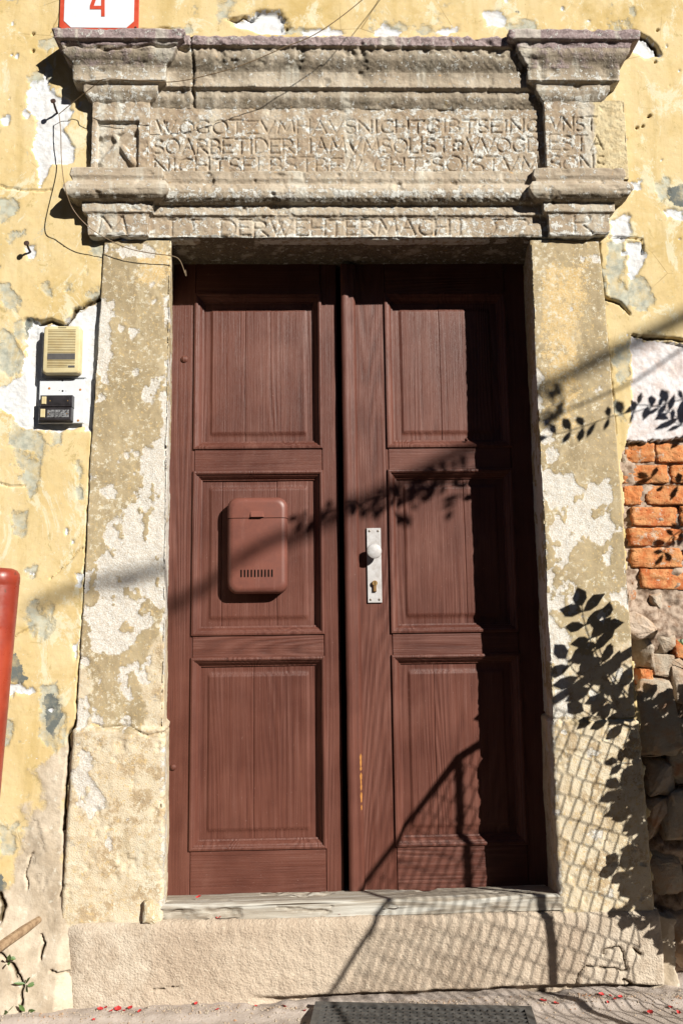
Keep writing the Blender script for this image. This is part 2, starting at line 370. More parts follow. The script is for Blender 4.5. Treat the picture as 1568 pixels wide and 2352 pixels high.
M = dict(wall=mat_wall(), jamb=mat_jamb(), stone=mat_stone(), step=mat_step(), wv=mat_door(True, 'door_wood_upright'),
         wh=mat_door(False, 'door_wood_level'), grey=mat_grey_wood(), brick=mat_brick(), rubble=mat_rubble(), ground=mat_ground(), leaf=mat_leaf(),
         box=mat_plain('brown_enamel', A(148, 90, 74), .38, c2=A(138, 80, 65), scale=14, bump=.05),
         hole=mat_plain('black_hole', (.008, .006, .005, 1), .9, spec=.05),
         white=mat_plain('white_sheet', A(252, 250, 246), .5, c2=A(246, 242, 236), bump=.05),
         cream=mat_plain('cream_plastic', A(248, 228, 176), .42, c2=A(236, 208, 150), bump=.05, scale=25),
         creamd=mat_plain('tan_slit', A(150, 122, 74), .6), blackp=mat_plain('black_plastic', A(48, 44, 44), .35, c2=A(66, 60, 60), bump=.05),
         greyp=mat_plain('grey_plastic', A(112, 106, 100), .45, c2=A(98, 92, 88), bump=.05),
         alu=mat_plain('worn_aluminium', A(228, 220, 212), .45, .0, c2=A(205, 194, 184), scale=60, spec=.6),
         brass=mat_plain('brass', A(206, 162, 100), .35, .5, c2=A(180, 134, 84)), screw=mat_plain('dull_screw', A(150, 134, 118), .45, .5),
         rust=mat_plain('rusty_iron', A(92, 58, 40), .8, .0, c2=A(60, 40, 32)), rustl=mat_plain('rust_stain', A(214, 140, 62), .8),
         red=mat_plain('red_paint', A(236, 96, 66), .35, c2=A(222, 82, 52), bump=.05), enamel=mat_plain('white_enamel', A(255, 253, 250), .3, c2=A(250, 248, 244), bump=.03),
         wire=mat_plain('brown_wire', A(150, 120, 84), .6), galv=mat_plain('galvanised_wire', A(130, 130, 128), .5, .6),
         iron=mat_plain('dark_iron', A(70, 62, 56), .6, .4), rubber=mat_plain('black_rubber', A(112, 106, 98), .7, c2=A(82, 78, 74), scale=60),
         petal=mat_plain('red_petal', A(236, 72, 66), .6, c2=A(208, 40, 44), scale=90), bark=mat_plain('bark', A(110, 84, 60), .9, c2=A(70, 54, 40), bump=.8),
         stick=mat_plain('dry_stick', A(192, 158, 120), .85, c2=A(148, 116, 84), scale=60, bump=.6),
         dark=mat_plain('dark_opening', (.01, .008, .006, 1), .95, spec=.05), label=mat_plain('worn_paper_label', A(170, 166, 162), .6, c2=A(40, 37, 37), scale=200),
         asphalt=mat_plain('asphalt', (.06, .058, .055, 1), .9, c2=(.045, .044, .042, 1), scale=60, spec=.2), house=mat_plain('dull_render', (.30, .26, .20, 1), .9, c2=(.24, .21, .17, 1), scale=3), tile=mat_plain('roof_tile', (.16, .07, .045, 1), .8), glass=mat_plain('window_glass', (.02, .022, .025, 1), .08, spec=.6), carved=mat_plain('flower_mark', A(150, 130, 100), .9))
def mat_post():
    n = NT('red_post_paint'); f = n.noise(26, 5, .7)
    col = n.mix(n.ramp(n.noise(7, 4, .6), .35, .65), A(190, 76, 48), A(160, 58, 38)); col = n.mix(n.ramp(f, .62, .68, 0, .8), col, A(120, 60, 40))
    return n.done(col, n.ramp(f, .3, .7, .25, .45), n.bump(f, .12, .003), spec=.5)
M['post'] = mat_post()
def mat_enamel():
    n = NT('worn_brown_enamel'); f = n.noise(9, 6, .75); d = n.noise(1, 5, .7, n.map(60, 60, 6))
    col = n.mix(n.ramp(f, .38, .66), A(148, 90, 74), A(130, 76, 62)); col = n.mix(n.ramp(d, .56, .70, 0, .4), col, A(170, 116, 100))
    col = n.mix(n.ramp(n.noise(70, 4, .8), .67, .70, 0, .8), col, A(196, 128, 84))
    return n.done(col, n.ramp(f, .3, .7, .32, .52), n.bump(n.noise(30, 4, .6), .12, .002), spec=.4)
M['box'] = mat_enamel()


# ------------------------------------------------------------------ house wall
def axis(*segs):
    out = []
    for a, b, s in segs: out += list(np.linspace(a, b, max(1, int(round((b-a)/s))), endpoint=False))
    return np.array(out+[segs[-1][1]])
xs = axis((-5, -1.36, .28), (-1.36, -.76, .004), (-.76, .76, .010), (.76, 1.36, .004), (1.36, 5, .28))
zs = axis((-.3, -.04, .065), (-.04, 3.46, .0042), (3.46, 6.5, .25))
X, Z = np.meshgrid(xs, zs, indexing='ij')
WHITE = [[(72,195),(100,180),(130,215),(160,235),(165,260),(150,300),(172,340),(168,375),(120,380),(95,430),(85,380),(75,330),(85,280),(65,235)],
 [(85,735),(110,748),(150,740),(185,705),(235,685),(268,690),(265,720),(250,740),(240,900),(235,960),(215,1000),(190,985),(140,990),(80,985),(40,975),(20,950),(45,880),(58,830),(60,790),(70,755)],
 [(0,900),(30,880),(62,862),(66,900),(55,950),(20,958),(0,935)],[(1405,510),(1440,495),(1450,540),(1410,560)],[(1440,560),(1478,560),(1482,612),(1450,640),(1440,600)],
 [(532,45),(570,42),(590,28),(640,30),(655,50),(652,78),(600,78),(540,62)],[(860,80),(880,60),(930,75),(900,85)],
 [(1450,72),(1495,98),(1512,128),(1480,135),(1455,115)],[(1400,235),(1425,240),(1430,262),(1405,255)],[(690,72),(760,66),(800,80),(700,84)],
 [(1000,72),(1050,62),(1055,78),(1010,82)],[(1110,30),(1140,20),(1160,45),(1150,62),(1118,60)],[(1520,486),(1568,480),(1568,510),(1530,505)],[(62,568),(80,566),(84,590),(66,594)],
 [(22,1572),(50,1562),(84,1590),(60,1600),(40,1592),(28,1610)],[(1445,420),(1470,420),(1470,440),(1450,440)],[(178,1320),(192,1320),(190,1350),(182,1345)],
 [(168,1480),(184,1470),(180,1520),(170,1520)],[(10,272),(22,272),(22,290),(12,290)],[(58,260),(68,262),(66,276),(56,274)]]
GREY = [[(0,460),(30,455),(45,480),(25,510),(0,520)],[(0,650),(25,655),(45,690),(40,720),(15,710),(0,690)],[(95,655),(110,650),(125,685),(115,685)],[(155,655),(165,650),(165,668),(155,670)],
 [(45,735),(85,735),(78,780),(55,800),(30,780)],[(30,970),(80,985),(110,1020),(95,1060),(60,1040),(20,1020)],[(55,1050),(90,1060),(95,1110),(70,1150),(50,1100)],[(25,1180),(70,1170),(60,1230),(30,1230)],
 [(20,540),(70,520),(60,545),(30,560)],[(0,760),(40,770),(60,850),(20,870),(0,850)],[(180,1060),(192,1060),(190,1150),(178,1150)],[(60,1310),(90,1300),(85,1330),(65,1330)],
 [(98,1580),(130,1570),(150,1640),(130,1720),(100,1700),(90,1640)],[(1395,560),(1425,540),(1440,600),(1425,640),(1450,690),(1440,720),(1400,690),(1385,640)],[(1440,620),(1480,650),(1500,690),(1470,720),(1440,700)],
 [(1400,800),(1450,780),(1450,860),(1425,880),(1410,850)],[(870,55),(920,50),(940,75),(880,80)],[(940,70),(980,60),(1000,78),(960,84)],[(1160,60),(1220,50),(1240,70),(1170,75)],[(620,60),(720,70),(720,84),(620,84)],
 [(66,190),(110,140),(140,160),(110,190),(85,225)],[(140,60),(90,110),(110,125),(150,90)],[(1370,600),(1395,620),(1390,700),(1372,690)],[(1500,420),(1535,415),(1540,470),(1510,450)],[(60,1900),(90,1880),(100,1950),(50,2010)],
 [(0,1640),(30,1660),(20,1720),(0,1720)],[(0,1900),(40,1890),(30,1960),(0,1970)],[(1480,100),(1500,110),(1495,125),(1478,118)],[(400,70),(440,60),(440,80),(405,84)]]
DARK = [[(1532,434),(1568,428),(1590,470),(1568,486),(1540,478)],[(22,1500),(50,1515),(66,1555),(48,1580),(24,1565)],[(105,1600),(128,1590),(140,1640),(125,1690),(108,1680)],[(60,735),(84,738),(78,770),(62,772)],
 [(0,2010),(20,2030),(16,2090),(0,2100)],[(1180,25),(1190,22),(1190,32),(1182,32)]]
CEM = [[(-60,2060),(20,2010),(50,1960),(75,1860),(105,1780),(150,1700),(175,1690),(160,2000),(330,2110),(400,2400),(-200,2400),(-200,2080)],[(1480,2060),(1640,2000),(1800,2000),(1800,2420),(1460,2420)]]
PINK = [[(1450,774),(1500,780),(1568,790),(1700,800),(1700,1030),(1436,1014),(1446,960),(1452,900),(1448,850)]]
HOLE = [[(1424,1050),(1440,1014),(1500,1010),(1750,1012),(1750,2330),(1560,2330),(1548,2110),(1500,2100),(1490,1900),(1470,1700),(1457,1560),(1442,1450),(1434,1200)]]
ww = paint(X, Z, WHITE, amp=.010); gg = paint(X, Z, GREY, amp=.012, freq=36, seed=9); dd = paint(X, Z, DARK, amp=.010, seed=15)
cc = paint(X, Z, CEM, amp=.05, freq=9, seed=21, width=.10); pp = paint(X, Z, PINK, amp=.006, freq=40, seed=27); hh = paint(X, Z, HOLE, amp=.010, freq=30, seed=33, width=.02)
rnd = fbm(X*9, Z*6, 41, 5)
gg = np.maximum(gg, np.clip(.5+(rnd-.47)*1.6, 0, 1)*(gg > -1))
ww = np.maximum(ww, np.clip(.5+(fbm(X*24, Z*20, 51, 4)-.66)*2.5, 0, 1))
out = np.clip((np.abs(X)-1.36)*8, 0, 1)+np.clip((Z-3.46)*8, 0, 1)
CRK = [([(243,560),(240,640),(238,690),(226,830),(215,1000),(204,1180),(197,1290),(196,1370),(188,1480),(180,1600),(178,1650)], .004),
 ([(176,1655),(160,1690),(157,1760),(152,1830),(148,1905)], .006),([(148,1905),(150,1990),(140,2060)], .002),([(92,742),(118,736),(150,748),(172,716),(205,694),(232,682)], .006),
 ([(1374,562),(1376,620),(1382,684),(1424,696),(1444,722)], .006),([(1450,770),(1500,777),(1540,777),(1600,792)], .006),([(1454,74),(1490,95),(1512,125)], .006),
 ([(1398,545),(1440,548),(1470,552),(1475,584)], .003),([(1382,700),(1392,800),(1404,900),(1412,1000)], .002),
 ([(530,48),(560,42),(575,46),(592,30)], .004),([(320,70),(350,76),(372,66),(395,74)], .003),([(655,50),(660,70)], .004),
 ([(0,430),(60,440),(120,438)], .0015),([(120,1330),(150,1300),(190,1260)], .0015),([(0,1110),(30,1120),(60,1115)], .0015),([(0,1480),(40,1460),(80,1440)], .0015),
 ([(0,2055),(12,2080),(4,2110)], .008),([(40,2200),(70,2240),(66,2300),(40,2330)], .006),([(0,2170),(40,2200),(55,2230)], .004),([(100,2140),(110,2160),(104,2190)], .005),
 ([(130,2215),(170,2220),(190,2245),(205,2290)], .004),([(75,1960),(60,2010),(66,2040)], .002)]
ck = np.zeros(X.shape)
for L, wd in CRK:
    dist = line_dist(X, Z, L); vw = wd*(1+.7*fbm(X*30, Z*30, 61, 2))
    ck = np.maximum(ck, np.clip(1.25-dist/np.maximum(vw, .0034), 0, 1)*min(1, max(.4, wd/.004)))
for px, py in ((78,120),(78,80),(1490,268),(1420,296),(1486,270),(1502,145),(1474,292),(1507,72),(1460,295)):   # old nail holes
    c = W(px, py); dq = np.hypot(X-c[0], Z-c[2]); ck = np.maximum(ck, np.clip(1.4-dq/.005, 0, 1))
wsh = np.clip((ww-.42)/.16, 0, 1); psh = np.clip((pp-.42)/.16, 0, 1); gsh = np.clip((gg-.42)/.16, 0, 1)
Y = -.006 + .005*fbm(X*3, Z*3, 71, 3) + .0012*fbm(X*14, Z*14, 73, 4) + .0006*fbm(X*60, Z*60, 75, 2)
Y += .0055*wsh + .0022*gsh + .012*psh + .0015*fbm(X*90, Z*90, 77, 2)*np.maximum(wsh, psh)
thick = paint(X, Z, [[(60,735),(118,736),(150,748),(172,716),(205,694),(240,682),(262,690),(250,990),(100,985),(80,960),(60,800)],[(1452,76),(1490,97),(1512,127),(1480,140),(1450,118)],[(532,47),(570,44),(590,29),(640,30),(655,50),(652,78),(600,78),(540,62)]], amp=.004, width=.016)
Y += .012*np.clip(thick, 0, 1)
cem = np.clip((cc-.3)/.5, 0, 1)
Y += cem*(.010*fbm(X*12, Z*10, 81, 4)) - np.clip((.30-Z)/.30, 0, 1)**1.3*.075*np.clip((-.83-X)/.1, 0, 1)
Y += ck*.022
hsharp = np.clip((hh-.45)/.1, 0, 1)
Y = Y*(1-hsharp) + hsharp*(.037+.016*fbm(X*22, Z*22, 91, 4)+np.clip((1.06-Z)/.08, 0, 1)*(.045+.05*fbm(X*11, Z*11, 93, 4))); Y = np.where(out > 0, -.006, Y)
F = grid_faces(len(xs), len(zs))
xc = (X[:-1, :-1]+X[1:, 1:]).ravel()/2; zc = (Z[:-1, :-1]+Z[1:, 1:]).ravel()/2
keep = ~((np.abs(xc) < .80) & (zc < 2.98) & ~((xc < -.70) & (zc < .24)))
keep &= ~((np.abs(xc) < .64) & (zc < .3))
F = F[keep]
wall = obj('house_wall', np.stack([X, Y, Z], 2).reshape(-1, 3), F, M['wall'], base=(0, 0, 0), smooth=True,
           attrs=dict(white=ww*(1-(out > 0)), grey=gg, dark=dd, cement=cc, pink=pp, mortar=hsharp, crack=ck))
tag(wall, 'yellow house wall of peeling cracked plaster around the stone doorway, bricks bared at one side', 'wall')

def lump(name, mat, parent, c, size, seed, rough=.10, box=.5, nu=12, chip=0.0):
    """irregular rounded block: superellipsoid with noise"""
    bm = bmesh.new(); bmesh.ops.create_cube(bm, size=2); bmesh.ops.subdivide_edges(bm, edges=bm.edges[:], cuts=nu, use_grid_fill=True)
    v = np.array([p.co[:] for p in bm.verts]); f = [[q.index for q in p.verts] for p in bm.faces]; bm.free()
    s = v/np.linalg.norm(v, axis=1, keepdims=True)
    q = v*box + s*(1-box)*1.15
    n = fbm(v[:, 0]*1.7+v[:, 1]*1.3+seed*3.1, v[:, 2]*1.7-v[:, 1]*1.1+seed*1.7, seed, 4)
    n2 = fbm(v[:, 0]*5+v[:, 1]*4+seed, v[:, 2]*5+v[:, 1]*3, seed+50, 3)
    n3 = fbm(v[:, 0]*14+v[:, 1]*9+seed, v[:, 2]*9+v[:, 1]*7, seed+80, 3); q = q*(1+rough*n+rough*.55*n2+rough*.5*n3)[:, None]
    q[:, 1] += rough*2.2*np.clip(n2-.15, 0, 1)
    P_ = q*np.asarray(size)/2; rt = random.Random(seed*7); a_ = rt.uniform(-.05, .05); P_[:, 2] += a_*P_[:, 0]; P_[:, 1] += rt.uniform(-.12, .12)*P_[:, 0]+rt.uniform(-.15, .15)*P_[:, 2]
    return obj(name, np.asarray(c)+P_, f, mat, parent, smooth=True)
def angular(name, mat, parent, c, size, seed):
    r = random.Random(seed); bm = bmesh.new()
    for k in range(26):
        d = Vector((r.uniform(-1, 1), r.uniform(-1, 1), r.uniform(-1, 1))); d = d/max(abs(d.x), abs(d.y), abs(d.z)); d = d*(r.uniform(.78, 1.0)); bm.verts.new((d.x, d.y, d.z))
    h = bmesh.ops.convex_hull(bm, input=bm.verts[:]); bmesh.ops.delete(bm, geom=[v for v in h['geom_interior'] if isinstance(v, bmesh.types.BMVert)], context='VERTS')
    bmesh.ops.bevel(bm, geom=bm.edges[:], offset=.05, segments=1, affect='EDGES')
    bmesh.ops.triangulate(bm, faces=bm.faces[:]); bmesh.ops.subdivide_edges(bm, edges=bm.edges[:], cuts=2, use_grid_fill=True)
    bm.verts.index_update(); v = np.array([p.co[:] for p in bm.verts]); f = [[q.index for q in p.verts] for p in bm.faces]; bm.free()
    n = fbm(v[:, 0]*3+v[:, 1]*2.3+seed, v[:, 2]*3-v[:, 1]*2, seed, 4); n2 = fbm(v[:, 0]*9+v[:, 1]*7, v[:, 2]*9+seed, seed+9, 3); v = v*(1+.10*n+.06*n2)[:, None]
    return obj(name, np.asarray(c)+v*np.asarray(size)/2, f, mat, parent, smooth=True)
def px_block(name, mat, x0, x1, y0, y1, yf, dep, seed, rough=.05, box=.86, parent=None):
    a = W(x0, (y0+y1)/2, yf); b = W(x1, (y0+y1)/2, yf); t = W((x0+x1)/2, y0, yf); u = W((x0+x1)/2, y1, yf)
    return lump(name, mat, parent, ((a[0]+b[0])/2, yf+dep/2, (t[2]+u[2])/2), (b[0]-a[0], dep, t[2]-u[2]), seed, rough, box)
BR = [(1500,1560,1359,1402),(1548,1640,1470,1515),(1436,1503,1018,1062),(1506,1572,1018,1062),(1575,1680,1020,1062),(1428,1536,1067,1110),(1540,1650,1067,1110),(1432,1478,1115,1160),(1483,1580,1113,1159),(1584,1690,1113,1159),
      (1448,1558,1164,1208),(1562,1680,1162,1208),(1440,1576,1213,1254),(1580,1690,1212,1254),(1448,1570,1258,1304),(1574,1690,1258,1304),(1471,1580,1307,1354),(1584,1690,1307,1354),
      (1464,1494,1362,1408),(1526,1600,1366,1412),(1530,1620,1420,1466),(1470,1500,1536,1575)]
for i, (a, b, c, d) in enumerate(BR):
    px_block('brick', M['brick'], a, b, c, d, .022+.010*random.random()+(.02 if i > 17 or i < 2 else 0), .10, 100+i, .105, .82, wall)
ST = [(1437,1463,1310,1345,.03,1),(1440,1470,1345,1385,.03,2),(1490,1530,1358,1396,.02,3),(1444,1512,1402,1470,.005,4),(1452,1500,1452,1534,.012,5),(1506,1548,1430,1500,.035,6),
      (1464,1560,1560,1742,.004,7),(1556,1640,1520,1640,.03,8),(1500,1572,1500,1560,.05,9),(1490,1560,1745,1830,.03,10),(1545,1640,1650,1800,.02,11),(1478,1540,1830,1930,.03,12),
      (1530,1620,1810,1950,.025,13),(1495,1580,1935,2060,.03,14),(1570,1650,1960,2100,.03,15),(1545,1640,2090,2250,.03,16),(1560,1680,2250,2340,.0,17),(1424,1440,1040,1066,.02,18)]
for a, b, c, d, yf, s in ST:
    p, q = W(a, d, yf), W(b, c, yf); angular('rubble_stone', M['rubble'], wall, ((p[0]+q[0])/2, yf+.06, (p[2]+q[2])/2), (q[0]-p[0]+.012, .12, q[2]-p[2]+.012), 300+s)

# ------------------------------------------------------------------ stroke lettering
def arc(cx, cy, rx, ry, a0, a1, n=10): return [(cx+rx*math.cos(math.radians(a0+(a1-a0)*i/n)), cy+ry*math.sin(math.radians(a0+(a1-a0)*i/n))) for i in range(n+1)]
FONT = {'W': (1.15, [[(0,1),(.3,0),(.58,.85)], [(.4,1),(.72,0),(1.1,1)]]), 'V': (.8, [[(0,1),(.4,0),(.8,1)]]), 'O': (.85, [arc(.42,.5,.42,.5,0,360,18)]),
 'G': (.8, [arc(.42,.5,.42,.5,45,300,14)+[(.68,.08),(.68,.45),(.48,.45)]]), 'C': (.7, [arc(.42,.5,.42,.5,50,310,14)]), 'T': (.75, [[(0,1),(.75,1)], [(.38,1),(.38,0)]]),
 'Z': (.75, [[(.05,1),(.72,1),(0,0),(.75,0)]]), 'M': (1.0, [[(0,0),(.14,1),(.5,.2),(.86,1),(1,0)]]), 'H': (.75, [[(0,0),(0,1)], [(.72,0),(.72,1)], [(0,.5),(.72,.5)]]),
 'A': (.8, [[(0,0),(.4,1),(.8,0)], [(.15,.38),(.65,.38)]]), 'S': (.6, [arc(.3,.75,.28,.25,40,270,10)+arc(.3,.25,.3,.25,90,-140,10)]), 'N': (.8, [[(0,0),(0,1),(.75,0),(.75,1)]]),
 'I': (.2, [[(.08,0),(.08,1)]]), 'B': (.62, [[(0,0),(0,1)], [(0,1)]+arc(.25,.76,.28,.24,90,-90,8)+[(0,.52)], [(0,.52)]+arc(.28,.26,.33,.26,90,-90,8)+[(0,0)]]),
 'E': (.62, [[(.6,1),(0,1),(0,0),(.62,0)], [(0,.5),(.45,.5)]]), 'R': (.7, [[(0,0),(0,1)], [(0,1)]+arc(.3,.75,.3,.25,90,-90,8)+[(0,.5)], [(.25,.5),(.72,0)]]),
 'D': (.8, [[(0,0),(0,1)], [(0,1)]+arc(.25,.5,.52,.5,90,-90,12)+[(0,0)]]), 'L': (.5, [[(0,1),(0,0),(.5,0)]]), '/': (.4, [[(.3,.9),(0,0)]]), ' ': (.28, []), "'": (.25, [[(.1,.8),(.16,.6)], [(.05,.68),(.2,.72)]]),
 '1': (.3, [[(0,1),(.3,1)], [(.15,1),(.12,0)]]), '5': (.75, [[(.8,.97),(.25,1)], [(.25,1),(.34,.7),(.36,.45),(.26,.18),(.05,0)]]), '2': (.8, [arc(.35,.78,.3,.22,160,0,8)+[(.65,.72),(0,0),(.8,.02)]]),
 '*': (.75, [arc(.35+.2*math.cos(t), .45+.22*math.sin(t), .17, .17, 0, 360, 8) for t in (.8, 2.36, 3.93, 5.5)])}
def strokes(text, x0, x1, y0, y1, Yp, gap=.16, slope=0.0, jitter=.03):
    rr = random.Random(text); adv = sum(FONT[c][0]+gap for c in text)-gap; k = (x1-x0)/adv; x = x0; out = []
    for c in text:
        wch, st = FONT[c]; jy = rr.uniform(-jitter, jitter)*(y1-y0); sh = 1+rr.uniform(-.05, .06)
        for s in st:
            P = []
            for u, v in s:
                xp = x+u*k; yp = y1-(y1-y0)*v*sh+jy+slope*(xp-x0); q = W(xp, yp, Yp); P.append((q[0], q[2]))
            out.append(P)
        x += (wch+gap)*k
    return out
def carve(x, z, S, width, depth):
    d = np.zeros(x.shape); wd0 = width
    for P in S:
        width = wd0*(.8+.5*random.random())
        for a, b in zip(P[:-1], P[1:]):
            m = (x > min(a[0], b[0])-width) & (x < max(a[0], b[0])+width) & (z > min(a[1], b[1])-width) & (z < max(a[1], b[1])+width)
            if not m.any(): continue
            e = np.subtract(b, a); t = np.clip(((x[m]-a[0])*e[0]+(z[m]-a[1])*e[1])/(e@e+1e-12), 0, 1)
            q = np.hypot(x[m]-a[0]-e[0]*t, z[m]-a[1]-e[1]*t); d[m] = np.maximum(d[m], np.clip(1-q/width, 0, 1)*depth)
    return d*np.clip(.9+.5*fbm(x*9, z*9, 91, 3), .45, 1.2)

# ------------------------------------------------------------------ stone doorway
portal = thing('stone_doorway', (0, 0, .2), 'weathered carved stone doorway with inscribed lintel framing the brown door', 'door surround')
YC, YB = -.014, -.038                           # faces of the middle field and of the end blocks
XL0, XL1, XR1, XR0 = -.905, -.706, .695, .900
def resample(P, step):
    P = np.asarray(P, float); out = [P[0]]; 
    for a, b in zip(P[:-1], P[1:]):
        n = max(1, int(math.ceil(np.linalg.norm(b-a)/step))); out += [a+(b-a)*i/n for i in range(1, n+1)]
    return np.array(out)
def course(name, prof, step_u, step_v, k=1.8, xl0=XL0, xl1=XL1, xr1=XR1, xr0=XR0, post=None, back=.03, yb=None, yc=None, mat=None, rise=(0, 0)):
    """a moulding course run round the end blocks and the middle field, mitred at every corner"""
    yb = YB if yb is None else yb; yc = YC if yc is None else yc
    C = np.array([(xl0, back), (xl0, yb), (xl1, yb), (xl1, yc), (xr1, yc), (xr1, yb), (xr0, yb), (xr0, back)], float)
    D = np.array([(-k, 0), (-k, -1), (k, -1), (k, -1), (-k, -1), (-k, -1), (k, -1), (k, 0)], float)
    pr = resample(prof, step_v)
    cnt = [max(1, int(math.ceil(np.linalg.norm(C[i+1]-C[i])/step_u))) for i in range(7)]
    cnt = [max(c, 8) for c in cnt]
    rows = []
    for o, z in pr:
        Q = C + D*o; line = [np.array([Q[0][0], Q[0][1]])]
        for i in range(7): line += [Q[i]+(Q[i+1]-Q[i])*j/cnt[i] for j in range(1, cnt[i]+1)]
        rows.append(np.array([(p[0], p[1], z) for p in line]))
    G = np.array(rows).transpose(1, 0, 2)          # u along the run, v down the profile
    n1 = sum(cnt[:3]); n2 = sum(cnt[:4]); U = G.shape[0]
    part = np.where(np.arange(U) < n1, 0, np.where(np.arange(U) <= n2, 1, 2))
    G[part == 0, :, 2] += rise[0]; G[part == 2, :, 2] += rise[1]
    N = grid_normals(G)
    if (N[U//2, :, 1]).mean() > 0: N = -N; flip = True
    else: flip = False
    x, z = G[..., 0], G[..., 2]
    O = np.broadcast_to(pr[:, 0], x.shape)
    run = np.broadcast_to(np.cumsum(np.r_[0, np.linalg.norm(np.diff(G[:, 0, :2], axis=0), axis=1)])[:, None], x.shape)
    disp = .0022*fbm(run*12, z*12+O*20, 131, 3) + .0022*fbm(run*70, z*70+O*60, 137, 3)
    attrs = dict(grime=np.full(x.shape, .2), grimeable=np.ones(x.shape), moss=np.zeros(x.shape), pink=np.zeros(x.shape), flake=np.zeros(x.shape), plaster=np.zeros(x.shape), wash=np.full(x.shape, .25))
    if post: disp = disp + post(G, O, part, attrs, N)
    G = G + N*disp[..., None]
    o = obj(name, G.reshape(-1, 3), grid_faces(G.shape[0], G.shape[1], flip), mat or M['stone'], portal, smooth=True, attrs=attrs)
    return o
def chips(run, z, seed, f, thr, amt):           # lost flakes along edges
    return -amt*np.clip((fbm(run*f, z*f, seed, 4)-thr)*4, 0, 1)
def post_cornice(G, O, part, at, N):
    x, z = G[..., 0], G[..., 2]
    at['pink'][:] = np.clip((z-3.128)/.02, 0, 1)*.9 + np.where((part[:, None] != 1) & (z > 3.06), .45, 0)
    at['grime'][:] = .25 + .35*np.clip(1-np.abs(z-3.08)/.06, 0, 1) + .2*np.clip(1-np.abs(z-2.96)/.04, 0, 1) + .15*np.clip(-(z-3.0)/.1, 0, 1)
    at['moss'][:] = np.clip(1-np.abs(z-2.965)/.03, 0, 1)*.9
    at['flake'][:] = np.where(part[:, None] == 1, 0.0, .35)*np.clip((3.06-z)/.02, 0, 1)
    d = chips(x, z, 151, 22, .30, .007)*np.clip((O-.005)/.02, 0, 1) + chips(x, z, 153, 6, .50, .010)*np.clip((O-.03)/.02, 0, 1)
    d = d + .006*fbm(x*45, z*45, 157, 3)*np.clip((z-3.10)/.03, 0, 1)
    d = d - .02*np.clip(1-line_dist(x, z, [(440,60),(443,150),(440,250)], -.06)/.006, 0, 1)
    d = d - .016*np.clip(1-line_dist(x, z, [(110,110),(160,96),(240,105),(330,100),(430,98)], -.10, jit=.012)/.006, 0, 1)
    # the outer left tip has broken away
    t = W(92, 100, -.1); d = d - .035*np.clip(1-np.hypot(x-t[0]-.0, z-t[2])/.07, 0, 1)
    return d
course('cornice', [(-.06, 3.184), (.060, 3.178), (.065, 3.172), (.065, 3.140), (.053, 3.135), (.050, 3.122), (.050, 3.112), (.047, 3.096), (.040, 3.079), (.034, 3.068), (.031, 3.060),
        (.032, 3.056), (.031, 3.004), (.017, 2.997), (.015, 2.988), (.015, 2.974), (.010, 2.958), (.003, 2.944), (-.001, 2.938), (-.03, 2.936)], .005, .0036, post=post_cornice, k=2.0, rise=(.006, .014))
TXT = (strokes('WOGOTZVMHAVSNICHTGIBTSEING', 360, 1240, 278, 307, YC, slope=-.004) + strokes('SOARBETIDERI IAMVMSOLIST*VVOGD', 353, 1240, 320, 353, YC, slope=-.004)
       + strokes('NICHTSELBSTBE// CHT\'SOISTVM', 355, 1238, 364, 398, YC, slope=-.004))
TXB = strokes('VNST', 1262, 1368, 268, 300, YB) + strokes('ESTA', 1260, 1384, 311, 345, YB) + strokes('SONS', 1262, 1392, 358, 392, YB)
def post_frieze(G, O, part, at, N):
    x, z = G[..., 0], G[..., 2]; mid = part[:, None] == 1
    at['grime'][:] = .20+.12*fbm(x*5, z*2, 165, 3); at['flake'][:] = .35+.3*fbm(x*4, z*4, 167, 3); at['wash'][:] = .95
    at['plaster'][:] = np.clip((x-.865+.02*fbm(x*20, z*20, 163, 3))/.01, 0, 1)
    d = -carve(x, z, TXT, .0048, .0068)*mid - carve(x, z, TXB, .0048, .0060)*(part[:, None] == 2)*(x < .90)
    # sunk panel with the crossed tools on the left block
    lf = (part[:, None] == 0); p0 = W(222, 276, YB); p1 = W(318, 384, YB)
    inn = np.minimum(np.minimum(x-p0[0], p1[0]-x), np.minimum(p0[2]-z, z-p1[2]+.05))
    fr = np.clip(inn/.006, 0, 1); d = d - .014*fr*lf
    bars = [[W(234,312,YB)[[0,2]], W(270,302,YB)[[0,2]], W(315,296,YB)[[0,2]]], [W(262,310,YB)[[0,2]], W(305,372,YB)[[0,2]]], [W(300,300,YB)[[0,2]], W(232,372,YB)[[0,2]]]]
    rel = carve(x, z, bars, .016, 1.0); d = d + np.clip(rel*1.6, 0, 1)*.013*lf
    d = d + chips(x, z, 161, 14, .40, .005)
    return d*(np.abs(N[..., 1]) > .6)
course('frieze', [(-.0, 2.96), (0, 2.66)], .0026, .0026, k=0, post=post_frieze, xr0=.985)
TXA = (strokes('15', 388, 462, 505, 541, YC-.004, gap=.55) + strokes('DERWEHTERMACHT', 506, 1072, 505, 540, YC-.004, slope=-.003) + strokes('52', 1118, 1220, 505, 540, YC-.004, gap=.3))
TXE = strokes('M', 224, 290, 494, 535, YB-.004) + strokes('R', 1318, 1360, 490, 534, YB-.004)
